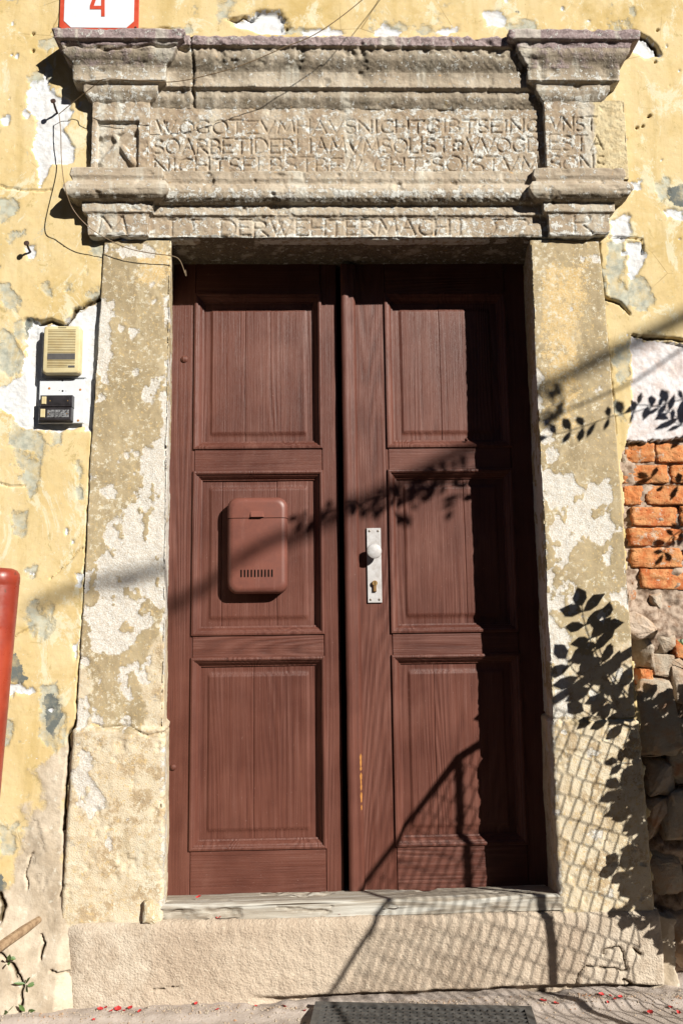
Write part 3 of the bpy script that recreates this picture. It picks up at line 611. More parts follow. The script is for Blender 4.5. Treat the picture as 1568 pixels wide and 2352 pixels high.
def post_arch(G, O, part, at, N):
    x, z = G[..., 0], G[..., 2]; mid = part[:, None] == 1
    at['grime'][:] = .18 + .5*np.clip(1-np.abs(z-2.575)/.018, 0, 1) + .15*np.clip((z-2.64)/.03, 0, 1)
    at['flake'][:] = .75*np.clip(1-np.abs(z-2.59)/.03, 0, 1)*mid + .35*(z < 2.565) + .6*(z < 2.462)
    at['wash'][:] = np.where(z < 2.53, .85, .35)
    d = chips(x, z, 171, 24, .32, .006)*np.clip((O-.004)/.01, 0, 1)
    face = (z < 2.522)
    d = d - (carve(x, z, TXA, .0050, .0070)*mid + carve(x, z, TXE, .0054, .008)*(~mid))*face
    d = d - .010*np.clip((fbm(x*10, z*3, 175, 3)-.1)*3, 0, 1)*(z < 2.458)
    return d
course('architrave', [(-.03, 2.694), (.026, 2.686), (.033, 2.680), (.036, 2.652), (.031, 2.640), (.031, 2.634), (.039, 2.628), (.046, 2.612), (.047, 2.598), (.041, 2.580), (.030, 2.569), (.014, 2.565),
        (.0135, 2.536), (.0125, 2.531), (.005, 2.526), (.003, 2.520), (.002, 2.452), (-.004, 2.446), (-.04, 2.4455)], .0032, .0027, post=post_arch, k=1.7)
def slab(name, x0, x1, y0, y1, z0, z1, mat, attrs_=None, seed=5, amp=.004, parent=None, nx=60, ny=24):
    u = np.linspace(x0, x1, nx); v = np.linspace(y0, y1, ny); XX, YY = np.meshgrid(u, v, indexing='ij')
    ZZ = z0 + amp*fbm(XX*12, YY*12, seed, 4); G = np.stack([XX, YY, ZZ], 2)
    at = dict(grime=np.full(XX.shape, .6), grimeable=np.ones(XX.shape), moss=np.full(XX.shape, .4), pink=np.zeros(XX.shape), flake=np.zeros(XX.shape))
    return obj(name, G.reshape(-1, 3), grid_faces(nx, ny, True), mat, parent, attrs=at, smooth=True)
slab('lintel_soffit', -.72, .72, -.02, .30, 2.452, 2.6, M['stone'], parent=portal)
# jambs
LBARE = [[(350,1020),(385,1000),(392,1400),(375,1440),(340,1430),(300,1490),(255,1510),(215,1490),(200,1420),(205,1290),(240,1270),(250,1200),(280,1180),(310,1150),(330,1100),(315,1060)],
 [(225,690),(265,695),(270,720),(255,780),(262,800),(242,860),(255,890),(240,960),(220,960),(225,850)],[(236,1125),(262,1112),(276,1132),(250,1146)],[(160,1600),(215,1630),(232,1662),(150,1690)],
 [(290,755),(320,762),(310,790),(292,785)],[(270,1530),(330,1510),(345,1560),(300,1600),(275,1580)],[(175,1700),(215,1690),(220,1760),(245,1850),(215,1880),(175,1830)],[(376,700),(386,700),(388,1000),(376,1000)],
 [(250,575),(392,570),(392,586),(300,592)]]
LBEI = [[(140,1680),(400,1680),(400,2140),(110,2140)],[(340,1500),(390,1450),(390,1680),(330,1680)],[(180,1500),(210,1500),(210,1660),(170,1660)]]
LOCH = [[(312,582),(386,578),(390,640),(355,664),(322,650)]]
RBARE_LIT = [[(1236,960),(1262,945),(1275,1080),(1340,1110),(1400,1095),(1422,1200),(1432,1320),(1400,1250),(1330,1250),(1310,1330),(1290,1400),(1250,1400),(1240,1200)],[(1350,560),(1368,560),(1370,610),(1355,610)],
 [(1226,860),(1240,860),(1246,960),(1232,960)],[(1424,1060),(1440,1060),(1462,1500),(1466,1650),(1448,1650),(1440,1400)],[(1262,1420),(1300,1440),(1310,1640),(1262,1640)],[(1380,1140),(1420,1120),(1425,1180),(1390,1190)]]  # bare patches, plus a sunlit outer chamfer painted as a pale strip
RBEI = [[(1250,1660),(1480,1650),(1500,2120),(1270,2120)],[(1300,1500),(1440,1480),(1460,1660),(1260,1660)]]
ROCH = [[(1222,600),(1360,590),(1330,1000),(1240,1000)],[(1225,700),(1260,700),(1260,860),(1230,860)]]
def jamb(side, bare, bei, och, seed):
    z = np.arange(.150, 2.444, .0042); inner = .629
    zt = (z-.2)/2.24
    outer = np.interp(z, [.2, .8, 1.2, 1.75, 2.2, 2.44], [.928, .905, .895, .882, .866, .856] if side < 0 else [.915, .902, .902, .894, .882, .873])
    n = 62; rows = []
    up = np.concatenate([np.linspace(-.27, -.012, 26), np.array([-.006, 0, .006]), np.linspace(.012, 1, n)])   # <0: depth on the reveal
    G = np.zeros((len(up)+8, len(z), 3))
    bev = np.clip(.005+.006*fbm(z*11, z*0+3, seed, 4), .002, .014)
    for i, u in enumerate(up):
        if u <= 0: xx = np.full(len(z), inner)+.028*max(0, -u-.012)/.2; yy = np.full(len(z), -u-.012) if u < -.006 else np.full(len(z), .002)
        else: xx = inner+(outer-inner)*u; yy = np.full(len(z), -.012)
        if -.0061 <= u <= .0061:
            th = (u+.006)/.012*math.pi/2; xx = inner+bev*(1-math.cos(th)); yy = -.012+bev*(1-math.sin(th))
        G[i, :, 0] = side*xx; G[i, :, 1] = yy; G[i, :, 2] = z
    for j in range(8):
        q = (j+1)/8; G[len(up)+j, :, 0] = side*(outer+.004*q); G[len(up)+j, :, 1] = -.012+.008*math.sin(q*1.57)+.10*max(0, q-.25); G[len(up)+j, :, 2] = z
    N = grid_normals(G)
    flip = N[40, :, 1].mean() > 0
    if flip: N = -N
    x, zz = G[..., 0], G[..., 2]; sx = x+G[..., 1]
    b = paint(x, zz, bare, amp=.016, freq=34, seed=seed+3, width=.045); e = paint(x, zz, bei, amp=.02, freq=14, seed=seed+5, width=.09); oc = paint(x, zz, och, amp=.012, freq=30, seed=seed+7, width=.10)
    oc = oc*.62 if side > 0 else oc
    b = np.maximum(b, np.clip(.5+(fbm(sx*20, zz*16, seed+9, 4)-.52+.30*np.clip(1-np.abs(zz-1.15)/.5, 0, 1))*1.6, 0, 1))
    b = np.clip(b-.75*np.clip((fbm(sx*24, zz*19, seed+31, 5)-(.08 if side < 0 else -.08))*3, 0, 1), 0, 1)
    edge = np.exp(-((np.abs(x)-inner)/.012)**2)*.5
    b = np.clip(b+edge*(fbm(sx*5, zz*9, seed+11, 3) > -.1)*(zz < 2.2), 0, 1)
    d = .0030*fbm(sx*9, zz*9, seed+13, 4)+.0016*fbm(sx*50, zz*50, seed+15, 3) - .0018*np.clip((b-.45)/.1, 0, 1)
    plinth = np.clip((.795+.004*fbm(sx*20, zz*0, seed+17, 3)-zz)/.010, 0, 1); d = d + plinth*(.010+.004*fbm(sx*6, zz*6, seed+19, 3))
    d = d - .012*np.clip(1-line_dist(x, zz, [(215,1665),(250,1672),(300,1668),(345,1690),(385,1680)] if side < 0 else [(1262,1650),(1330,1655),(1400,1648),(1470,1652)])/.005, 0, 1)
    d = d - .006*np.clip((fbm(sx*26, zz*26, seed+21, 4)-.30)*3, 0, 1)*np.clip((.85-zz)/.1, 0, 1)
    d = d - .006*np.clip((fbm(x*0+sx*9, zz*30, seed+23, 4)-.15)*2.2, 0, 1)*np.exp(-((np.abs(x)-inner)/.008)**2)*(G[..., 1] < .03)
    G = G+N*d[..., None]
    return obj('jamb', G.reshape(-1, 3), grid_faces(G.shape[0], G.shape[1], flip), M['jamb'], portal, smooth=True, attrs=dict(bare=b, beige=e, ochre=oc))
jamb(-1, LBARE, LBEI, LOCH, 201); jamb(1, RBARE_LIT, RBEI, ROCH, 231)

# ------------------------------------------------------------------ step, threshold, pavement
def build_step():
    xx = np.arange(-1.0, .93, .005)
    prof = resample([(.30, .203), (-.016, .207), (-.027, .203), (-.036, .192), (-.040, .176), (-.043, .10), (-.046, -.06)], .0048)
    G = np.zeros((len(xx)+6, len(prof), 3))
    for i in range(len(xx)): G[i, :, 0] = xx[i]; G[i, :, 1:] = prof
    for j in range(6): G[len(xx)+j, :, 0] = xx[-1]+.012*math.sin((j+1)/6*1.57); G[len(xx)+j, :, 1] = prof[:, 0]+.012*(1-math.cos((j+1)/6*1.57))+.05*max(0, j-2); G[len(xx)+j, :, 2] = prof[:, 1]
    G[..., 1] += .07*np.clip((-.86-G[..., 0])/.14, 0, 1)**1.5
    N = grid_normals(G); flip = N[200, -8, 1] > 0
    if flip: N = -N
    x, z = G[..., 0], G[..., 2]; s = z-G[..., 1]
    d = .006*fbm(x*5, s*7, 301, 4) + .0020*fbm(x*38, s*38, 303, 4) + .0016*fbm(x*90, s*90, 305, 2)
    cem = np.clip((-.62-x+.06*fbm(x*8, s*8, 307, 3))/.08, 0, 1)+np.clip((x-.60+.08*fbm(x*8, s*8, 309, 3))/.1, 0, 1)
    d = d*(1-.4*np.clip(cem, 0, 1)); ck = np.zeros(x.shape)
    for L, wd in (([(1386,2195),(1390,2180),(1425,2178),(1440,2230),(1400,2225),(1345,2220),(1330,2240),(1325,2265)], .004), ([(1455,2180),(1475,2195)], .005), ([(1430,2250),(1470,2275),(1500,2280)], .006), ([(430,2265),(350,2275)], .002)):
        ck = np.maximum(ck, np.clip(1.2-line_dist(x, z, L, -.045)/wd, 0, 1))
    d = d - ck*.014
    d = d - .035*np.clip((-.004+.014*fbm(x*6, x*0+2, 311, 4)-z)/.012, 0, 1)*np.clip((x+.35)/.1, 0, 1)     # undercut foot
    G = G+N*d[..., None]
    o = obj('stone_step', G.reshape(-1, 3), grid_faces(G.shape[0], G.shape[1], flip), M['step'], base=(0, 0, 0), smooth=True, attrs=dict(cement=np.clip(cem, 0, 1), crack=ck))
    return tag(o, 'long rough granite step in front of the door below the wooden threshold', 'step')
build_step()
def build_threshold():
    xx = np.arange(-.640, .636, .005); prof = resample([(.30, .203), (.20, .216), (.05, .243), (-.008, .254), (-.017, .251), (-.021, .245), (-.022, .206), (.03, .198)], .004)
    G = np.zeros((len(xx), len(prof), 3))
    for i in range(len(xx)): G[i, :, 0] = xx[i]; G[i, :, 1:] = prof
    N = grid_normals(G); flip = N[50, 4, 2] < 0
    if flip: N = -N
    x, z = G[..., 0], G[..., 2]; s = z-G[..., 1]
    d = .0022*fbm(x*6, s*60, 321, 4)+.0035*fbm(x*3, s*12, 323, 3)
    c = W(762, 2082, -.02); r = np.hypot(x-c[0], (z-c[2])*1.6); fr_ = (G[..., 1] < -.012); d = d - fr_*.006*np.clip(1-r/.008, 0, 1) - fr_* .006*np.clip(1-line_dist(x, z, [(640,2082),(700,2090),(760,2094)], -.02)/.006, 0, 1)
    d = d - .014*np.clip((fbm(x*7, s*10, 325, 4)-.28)*3, 0, 1)*np.clip((.247-z)/.01, 0, 1)
    G = G+N*d[..., None]
    V = list(G.reshape(-1, 3)); F = [tuple(f) for f in grid_faces(len(xx), len(prof), flip)]
    m = len(prof); F.append(tuple(range(m))); F.append(tuple(range((len(xx)-1)*m, len(xx)*m))[::-1])
    t = obj('threshold_board', np.array(V), F, M['grey'], base=(0, 0, 0), smooth=False)
    t.location = (0, 0, 0); t.rotation_euler = (0, -math.radians(.35), 0)
    return tag(t, 'split grey weathered wooden threshold board lying on the stone step', 'threshold')
build_threshold()
xg = axis((-30, -1.4, 1.5), (-1.4, 1.6, .01), (1.6, 30, 1.5)); yg = axis((-1.3, -.9, .1), (-.9, .12, .01))
GX, GY = np.meshgrid(xg, yg, indexing='ij')
foot = np.clip((GY+.135+.02*fbm(GX*5, GY*3, 331, 3))/.03, 0, 1)
GZ = -.039 + foot*(.014+.008*fbm(GX*9, GY*9, 333, 4)) + np.where(GY > -.9, .0025*fbm(GX*14, GY*14, 335, 4), 0) + .004*np.clip(GX, -1, 1)
GZ += np.where(GY > -.9, .0022*fbm(GX*45, GY*45, 341, 3), 0)+foot*.006*fbm(GX*30, GY*30, 343, 3)
GZ -= .012*np.clip((fbm(GX*7, GY*14, 337, 4)-.25)*3, 0, 1)*foot*np.clip((GY+.10)/.03, 0, 1)
pav = obj('pavement', np.stack([GX, GY, GZ], 2).reshape(-1, 3), grid_faces(len(xg), len(yg)), M['ground'], smooth=True); tag(pav, kind='structure')
rd = obj('unseen_dark_road', [(x, y, -.135) for x, y in ((-60, -80), (60, -80), (60, -1.2), (-60, -1.2))], [(0, 1, 2, 3)], M['asphalt']); tag(rd, kind='structure')  # unseen dark asphalt added to cut light bounced off the ground
kb = MB()
for i in range(40): kb.box(-20+i, -20+i+.992, -1.42, -1.295, -.16, -.036, .006)
tag(kb.build('kerb', M['rubble']), kind='structure')
lp = W(347, 2092, .0)
chunk = angular('mortar_chunk', M['jamb'], None, (lp[0], -.012, .235), (.050, .06, .085), 77); tag(chunk, 'small pale broken stone chunk wedged beside the threshold end', 'stone')

# ------------------------------------------------------------------ door
YD = .20
door = thing('double_door', (0, YD, .24), 'weathered red brown panelled wooden double door with raised grain', 'door')
def plank(name, x0, x1, z0, z1, y0, y1, parent, mat, bev=.003):
    return MB().box(x0, x1, y0, y1, z0, z1, bev).build(name, mat, parent)
def mould(x0, x1, z0, z1, prof, parent, mat):
    v = []; f = []
    for ins, y in prof: v += [(x0+ins, y, z0+ins), (x1-ins, y, z0+ins), (x1-ins, y, z1-ins), (x0+ins, y, z1-ins)]
    for r in range(len(prof)-1):
        for i in range(4):
            j = (i+1) % 4; f.append((r*4+i, r*4+j, r*4+4+j, r*4+4+i))
    return MB().add(v, f).build('moulding', mat, parent)
def panel_board(x0, x1, z0, z1, X0, X1, Z0, Z1, parent, seed):
    """one board of a raised panel; the panel covers X0..X1, Z0..Z1"""
    xs_ = np.linspace(x0, x1, max(4, int((x1-x0)/.004))); zs_ = np.linspace(z0, z1, int((z1-z0)/.006))
    PX, PZ = np.meshgrid(xs_, zs_, indexing='ij'); PX = PX + np.where((PX > X0+.02) & (PX < X1-.02), .0035*fbm(PZ*5, PZ*0+2.5, int(X0*50), 3), 0)*np.clip(np.minimum(np.abs(PX-X0), np.abs(X1-PX))/.1, 0, 1); e = np.minimum(np.minimum(PX-X0, X1-PX), np.minimum(PZ-Z0, Z1-PZ))
    y = YD+.022 - .0055*np.clip((e-.030)/.0015, 0, 1) + .0008*np.clip((e-.030)/.004, 0, 1)*0
    y = y + .0008*fbm(PX*45+seed, PZ*2.2, seed, 3) + .0012*fbm(PX*5+seed, PZ*3, seed+3, 2)
    G = np.stack([PX, y, PZ], 2); V = G.reshape(-1, 3); F = grid_faces(len(xs_), len(zs_))
    m = len(zs_); nb = len(V); k = len(xs_)
    # thin sides so that the split between two boards is a real gap
    L = V[:m].copy(); Rr = V[(k-1)*m:].copy(); L[:, 1] += .02; Rr[:, 1] += .02
    V2 = np.vstack([V, L, Rr]); ex = []
    for i in range(m-1):
        ex.append((nb+i, i, i+1, nb+i+1)); ex.append(((k-1)*m+i, nb+m+i, nb+m+i+1, (k-1)*m+i+1))
    return obj('panel_board', V2, np.vstack([F, np.array(ex)]), M['wv'], parent, smooth=False)
PZS = [(1.748, 2.336), (1.079, 1.663), (.356, .999)]
def leaf(x0, x1, o0, o1, cracks, sd):
    lf = MB().box(x0, x1, YD+.045, YD+.06, .205, 2.50).build('door_leaf', M['wv'], door)
    plank('stile', x0, o0, .206, 2.50, YD, YD+.04, lf, M['wv']); plank('stile', o1, x1, .206, 2.50, YD+.0008, YD+.04, lf, M['wv'])
    for z0, z1, dy in ((2.336, 2.50, 0), (1.663, 1.748, 0), (.999, 1.079, 0), (.206, .356, 0)): plank('rail', o0+.0006, o1-.0006, z0, z1, YD-.0015, YD+.04, lf, M['wh'], .0025)
    prof = [(.0, YD+.03), (.0, YD-.004), (.002, YD-.008), (.008, YD-.009), (.013, YD-.006), (.0135, YD-.002), (.019, YD+.001), (.026, YD+.010), (.0275, YD+.0145), (.033, YD+.0165), (.034, YD+.03)]
    for i, (z0, z1) in enumerate(PZS):
        mould(o0-.004, o1+.004, z0-.003, z1+.003, prof, lf, M['wv'])
        X0, X1, Z0, Z1 = o0+.026, o1-.026, z0+.026, z1-.026
        bx = [X0]+[X0+(X1-X0)*c for c in cracks[i]]+[X1]
        for j in range(len(bx)-1): panel_board(bx[j]+(.0002 if j else 0), bx[j+1]-(.0002 if j < len(bx)-2 else 0), Z0, Z1, X0, X1, Z0, Z1, lf, sd+i*7+j)
    return lf
lf1 = leaf(-.668, -.050, -.572, -.110, [(.38,), (.18, .66), (.46,)], 401)
lf2 = leaf(-.026, .680, .131, .580, [(.44,), (.62,), (.30,)], 431)
a_v = [(-.034, YD+.04), (-.034, YD-.024), (-.032, YD-.030), (-.020, YD-.033), (-.006, YD-.030), (-.004, YD-.024), (.004, YD-.026), (.011, YD-.024), (.016, YD-.016), (.020, YD-.008), (.021, YD+.01)]
zz = np.linspace(.212, 2.44, 120); G = np.zeros((len(a_v), len(zz), 3))
for i, (a, b) in enumerate(a_v): G[i, :, 0] = a-.003*(zz-1.3)/1.1*0 + .0012*fbm(zz*6, zz*0+i*.3, 441, 2); G[i, :, 1] = b+.0012*fbm(zz*9, zz*0+i*.4, 443, 3); G[i, :, 2] = zz
obj('cover_strip', G.reshape(-1, 3), grid_faces(len(a_v), len(zz)), M['wv'], door, smooth=False)
MB().box(-.70, .70, YD+.08, YD+.09, .2, 2.5).build('interior_dark_sheet', M['dark'], door)  # near-black sheet painted as the unlit interior behind the leaf gap
for px, py, r in ((424,825,.013),(398,1762,.011),(740,1180,.007),(1070,1010,.006)):
    c = W(px, py, YD); MB().lathe(c, [(r, .002), (r, -.003), (r*.8, -.006), (r*.4, -.0085), (.001, -.009)], (0, 1, 0), 18).build('bolt_head', M['wv'], door, smooth=True)
for i in range(9):
    py = 1738+14.5*i+random.uniform(-3, 3); c = W(830+random.uniform(-2, 2)+(py-1738)*.03, py, YD-.022); hh_ = random.uniform(.006, .016); ww_ = random.uniform(.002, .0045); cx_ = .0125
    MB().add([(cx_-ww_*.5, YD-.0245, c[2]-hh_), (cx_+ww_*.6, YD-.0228, c[2]-hh_*.6), (cx_+ww_*.8, YD-.0222, c[2]+hh_*.4), (cx_, YD-.0240, c[2]+hh_), (cx_-ww_, YD-.0252, c[2]+hh_*.2)], [(0, 1, 2, 3, 4)]).build('paint_chip', M['rustl'], door)
# lock plate
c0 = W(842, 1213, YD); c1 = W(876, 1384, YD); lx0, lx1, lz1, lz0 = .047, .098, 1.452, 1.185
pl = MB().box(lx0, lx1, YD-.007, YD-.001, lz0, lz1, .0012).build('lock_plate', M['alu'], door)
for x in (lx0+.010, lx1-.010):
    for z in (lz0+.011, lz1-.011): MB().lathe((x, YD-.0068, z), [(.0042, 0), (.0042, -.001), (.002, -.0016)], (0, 1, 0), 12).build('screw', M['screw'], pl)
k = W(858, 1267, YD-.035); MB().lathe((.071, YD-.007, 1.366), [(.013, 0), (.012, -.004), (.010, -.010), (.010, -.018), (.020, -.024), (.0262, -.028), (.0265, -.033), (.025, -.037), (.020, -.0395), (.010, -.041), (.001, -.0415)], (0, 1, 0), 36).build('knob', M['alu'], pl, smooth=True)
cy = MB(); cy.lathe((.0725, YD-.007, 1.254), [(.0098, 0), (.0098, -.009), (.0088, -.010), (.001, -.010)], (0, 1, 0), 24); cy.box(.0725-.0058, .0725+.0058, YD-.0155, YD-.006, 1.224, 1.247, .002)
cyl = cy.build('lock_cylinder', M['brass'], pl, smooth=True)
MB().box(.0715, .0735, YD-.0174, YD-.0169, 1.247, 1.260).build('keyhole', M['hole'], pl)
# ------------------------------------------------------------------ mailbox on the left leaf
def rrect(x0, x1, z0, z1, r, n=6):
    P = []
    for cx, cz, a in ((x1-r, z1-r, 0), (x0+r, z1-r, 90), (x0+r, z0+r, 180), (x1-r, z0+r, 270)):
        for i in range(n+1):
            t = math.radians(a+90*i/n); P.append((cx+r*math.cos(t), cz+r*math.sin(t)))
    return P
def ring_solid(loops, close=True):
    v = []; f = []; n = len(loops[0][0])
    for P, y in loops: v += [(x, y, z) for x, z in P]
    for i in range(len(loops)-1):
        for k in range(n): l = (k+1) % n; f.append((i*n+k, i*n+l, i*n+n+l, i*n+n+k))
    f.append(tuple((len(loops)-1)*n+k for k in range(n)));  f.append(tuple(range(n))[::-1])
    return v, f
mx0, mx1, mz0, mz1 = -.447, -.236, 1.222, 1.563; YM = YD+.016
mail = thing('mailbox', (-.342, YM, mz0), 'brown enamelled metal mailbox with rounded corners on the door panel', 'mailbox')
def shell(x0, x1, z0, z1, r, dep, name, rnd=.022, flatbot=False):
    L = [(rrect(x0, x1, z0, z1, r), YM), (rrect(x0, x1, z0, z1, r), YM-dep+rnd)]
    for t in (20, 40, 60, 80, 90):
        a = math.radians(t); i = rnd*(1-math.cos(a)); L.append((rrect(x0+i, x1-i, z0+i, z1-i, max(.004, r-i*.5)), YM-dep+rnd-rnd*math.sin(a)))
    v, f = ring_solid(L); return MB().add(v, f)
zsplit = 1.488
def cut(mb, keep_above, z, name, off=0):
    o = mb.build(name, M['box'], mail, smooth=True); bm = bmesh.new(); bm.from_mesh(o.data)
    zz_ = z - mz0
    r = bmesh.ops.bisect_plane(bm, geom=bm.verts[:]+bm.edges[:]+bm.faces[:], plane_co=(0, 0, zz_), plane_no=(0, 0, 1), clear_inner=keep_above, clear_outer=not keep_above)
    ed = [e for e in r['geom_cut'] if isinstance(e, bmesh.types.BMEdge)]
    bmesh.ops.edgeloop_fill(bm, edges=ed) if ed else None
    bmesh.ops.recalc_face_normals(bm, faces=bm.faces)
    bm.to_mesh(o.data); bm.free(); o.data.polygons.foreach_set('use_smooth', np.ones(len(o.data.polygons), bool)); o.data.set_sharp_from_angle(angle=math.radians(40)); return o
DEP = .058
body = cut(shell(mx0, mx1, mz0, mz1, .036, DEP, 'body'), False, zsplit-.0012, 'body')
lid = cut(shell(mx0-.001, mx1+.001, mz0, mz1+.001, .036, DEP+.0015, 'lid'), True, zsplit+.0012, 'lid')
tx = W(590, 1187, YM-DEP)[0]
MB().add([(tx-.026, YM-DEP-.001, zsplit+.003), (tx+.026, YM-DEP-.001, zsplit+.003), (tx+.022, YM-DEP-.001, zsplit+.026), (tx-.022, YM-DEP-.001, zsplit+.026),
          (tx-.020, YM-DEP-.011, zsplit+.003), (tx+.020, YM-DEP-.011, zsplit+.003)], [(0, 1, 5, 4), (4, 5, 2, 3), (0, 4, 3), (1, 2, 5)]).build('lid_grip', M['box'], mail)
for i in range(10):
    x = W(554+7.85*i, 1317, YM-DEP)[0]; z = W(580, 1317, YM-DEP)[2]
    v, f = ring_solid([(rrect(x-.0028, x+.0028, z-.0135, z+.0135, .0027, 3), YM-DEP+.002), (rrect(x-.0028, x+.0028, z-.0135, z+.0135, .0027, 3), YM-DEP-.0006)])
    MB().add(v, f).build('vent_slot', M['hole'], mail)

# ------------------------------------------------------------------ intercom on the left wall
YI = -.004
def quadbox(mb, x0, x1, y0, y1, yf, dep, bev=.0015, Y=None):
    a = W(x0, (y0+y1)/2, Y if Y is not None else yf-dep); b = W(x1, (y0+y1)/2, Y if Y is not None else yf-dep); t = W((x0+x1)/2, y0, yf-dep); u = W((x0+x1)/2, y1, yf-dep)
    return mb.box(a[0], b[0], yf-dep, yf+.004, u[2], t[2], bev)
ib = W(135, 975, 0)
ic = thing('intercom', (ib[0], YI, ib[2]), 'old door intercom on white plates with cream speaker unit and black bell buttons', 'intercom')
ic_tilt = math.radians(1.2)
quadbox(MB(), 97, 200, 752, 868, YI, .004).build('mounting_plate', M['white'], ic)
quadbox(MB(), 90, 194, 871, 972, YI, .004).build('mounting_plate', M['white'], ic)
sx0, sx1 = W(101, 805, -.03)[0], W(186, 805, -.03)[0]; sz0, sz1 = W(140, 859, -.03)[2], W(140, 750, -.03)[2]
L = [(rrect(sx0, sx1, sz0, sz1, .010), YI-.004), (rrect(sx0, sx1, sz0, sz1, .010), YI-.028), (rrect(sx0+.003, sx1-.003, sz0+.003, sz1-.003, .010), YI-.033), (rrect(sx0+.006, sx1-.006, sz0+.006, sz1-.006, .009), YI-.034)]
v, f = ring_solid(L); su = MB().add(v, f).build('speaker_unit', M['cream'], ic, smooth=True)
gx0, gx1 = sx0+.016, sx1-.016; gz1, gz0 = sz1-.015, sz0+.022; yf = YI-.0342
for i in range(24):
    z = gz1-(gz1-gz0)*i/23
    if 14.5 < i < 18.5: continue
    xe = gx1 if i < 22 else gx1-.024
    MB().box(gx0, xe, yf-.0006, yf+.002, z-.0009, z+.0009).build('grille_slit', M['creamd'], su)  # grille slits drawn as strips of darker tan
MB().box(gx0, gx1, yf-.0009, yf+.002, gz1-(gz1-gz0)*18.4/23, gz1-(gz1-gz0)*14.6/23).build('name_strip', M['greyp'], su)
MB().box(gx1-.022, gx1, yf-.0009, yf+.002, gz0-.002, gz0+.005).build('maker_plate', M['greyp'], su)
MB().box((sx0+sx1)/2-.014, (sx0+sx1)/2+.014, yf-.0006, yf+.002, sz1-.0085, sz1-.0065).build('top_slit', M['hole'], su)
for j, (y0, y1, xa, xb) in enumerate(((908, 935, 93.5, 167), (936, 966, 90.5, 165))):
    bb = MB(); a = W(xa, (y0+y1)/2, -.03); b = W(xb, (y0+y1)/2, -.03); zt_ = W(130, y0, -.03)[2]; zb_ = W(130, y1, -.03)[2]
    u = bb.box(a[0], b[0], YI-.030, YI-.003, zb_, zt_, .0025).build('bell_unit', M['blackp'], ic)
    hz = zt_-zb_; MB().box(a[0]+.006, a[0]+.021, YI-.0335, YI-.029, zb_+hz*.22, zt_-hz*.14, .0012).build('bell_button', M['cream'], u)
    MB().box(a[0]+.028, b[0]-.008, YI-.0312, YI-.029, zb_+hz*.22, zt_-hz*.2, .0005).build('name_window', M['label'] if j else M['blackp'], u)
    for q in (a[0]+.034, b[0]-.014): MB().lathe((q, YI-.0311, (zb_+zt_)/2), [(.0022, 0), (.0022, -.0008)], (0, 1, 0), 8).build('screw', M['brass'], u)
for px, py in ((189,762),(186,852),(114,892),(185,895),(99,965),(180,966),(118,850)):
    c = W(px, py, YI-.004); s_ = MB().lathe((c[0], YI-.0038, c[2]), [(.004, 0), (.004, -.0009), (.002, -.0014)], (0, 1, 0), 10).build('rusty_screw', M['rustl'], ic)
for px, py, r in ((144.5,898,.0033),(144,873+1,.0033),(137,897,.0012),(152,898,.001),(136,873,.0014),(152,873.5,.0012)):
    c = W(px, py, YI-.004); MB().lathe((c[0], YI-.0042, c[2]), [(r, 0), (r, -.0003)], (0, 1, 0), 10).build('drill_hole', M['hole'], ic)

# ------------------------------------------------------------------ house number plate
YN = -.016
pa = W(136, 70, YN); pb = W(318, 70, YN); nx0, nx1, nz0 = pa[0], pb[0], W(228, 73.5, YN)[2]; nz1 = nz0+.235
npl = thing('house_number_plate', ((nx0+nx1)/2, YN, nz0), 'white enamel house number plate with orange red border and figure 4', 'number plate')
MB().box(nx0, nx1, YN, YN+.006, nz0, nz1, .0015).build('border', M['red'], npl)
bw = .0165; ch = .026
P = [(nx0+bw, nz0+bw*1.0+ch), (nx0+bw+ch, nz0+bw), (nx1-bw-ch, nz0+bw), (nx1-bw, nz0+bw+ch), (nx1-bw, nz1-bw-ch), (nx1-bw-ch, nz1-bw), (nx0+bw+ch, nz1-bw), (nx0+bw, nz1-bw-ch)]
v, f = ring_solid([(P, YN+.001), (P, YN-.0012)]); MB().add(v, f).build('white_field', M['enamel'], npl)
def fig(pts): 
    Q = [W(a, b, YN-.0024)[[0, 2]] for a, b in pts]; v, f = ring_solid([([tuple(q) for q in Q], YN-.001), ([tuple(q) for q in Q], YN-.0024)]); return v, f
d4 = MB(); d4.add(*fig([(207,13),(241,13),(241,37.5),(233,37.5),(233,21),(207,21)])); d4.add(*fig([(207,13),(216,13),(241,-60),(233,-60)])); d4.add(*fig([(233,13),(241,13),(241,-62),(233,-62)]))
d4.build('numeral', M['red'], npl)
for px, py in ((139,66),(312,64)):
    c = W(px, py, YN); MB().lathe((c[0], YN, c[2]), [(.004, .002), (.004, -.003), (.002, -.005)], (0, 1, 0), 10).build('nail_head', M['rust'], npl)
for x_ in (nx0+.03, nx1-.03): MB().box(x_-.008, x_+.008, YN+.005, .012, nz0+.10, nz0+.12).build('bracket', M['rust'], npl)

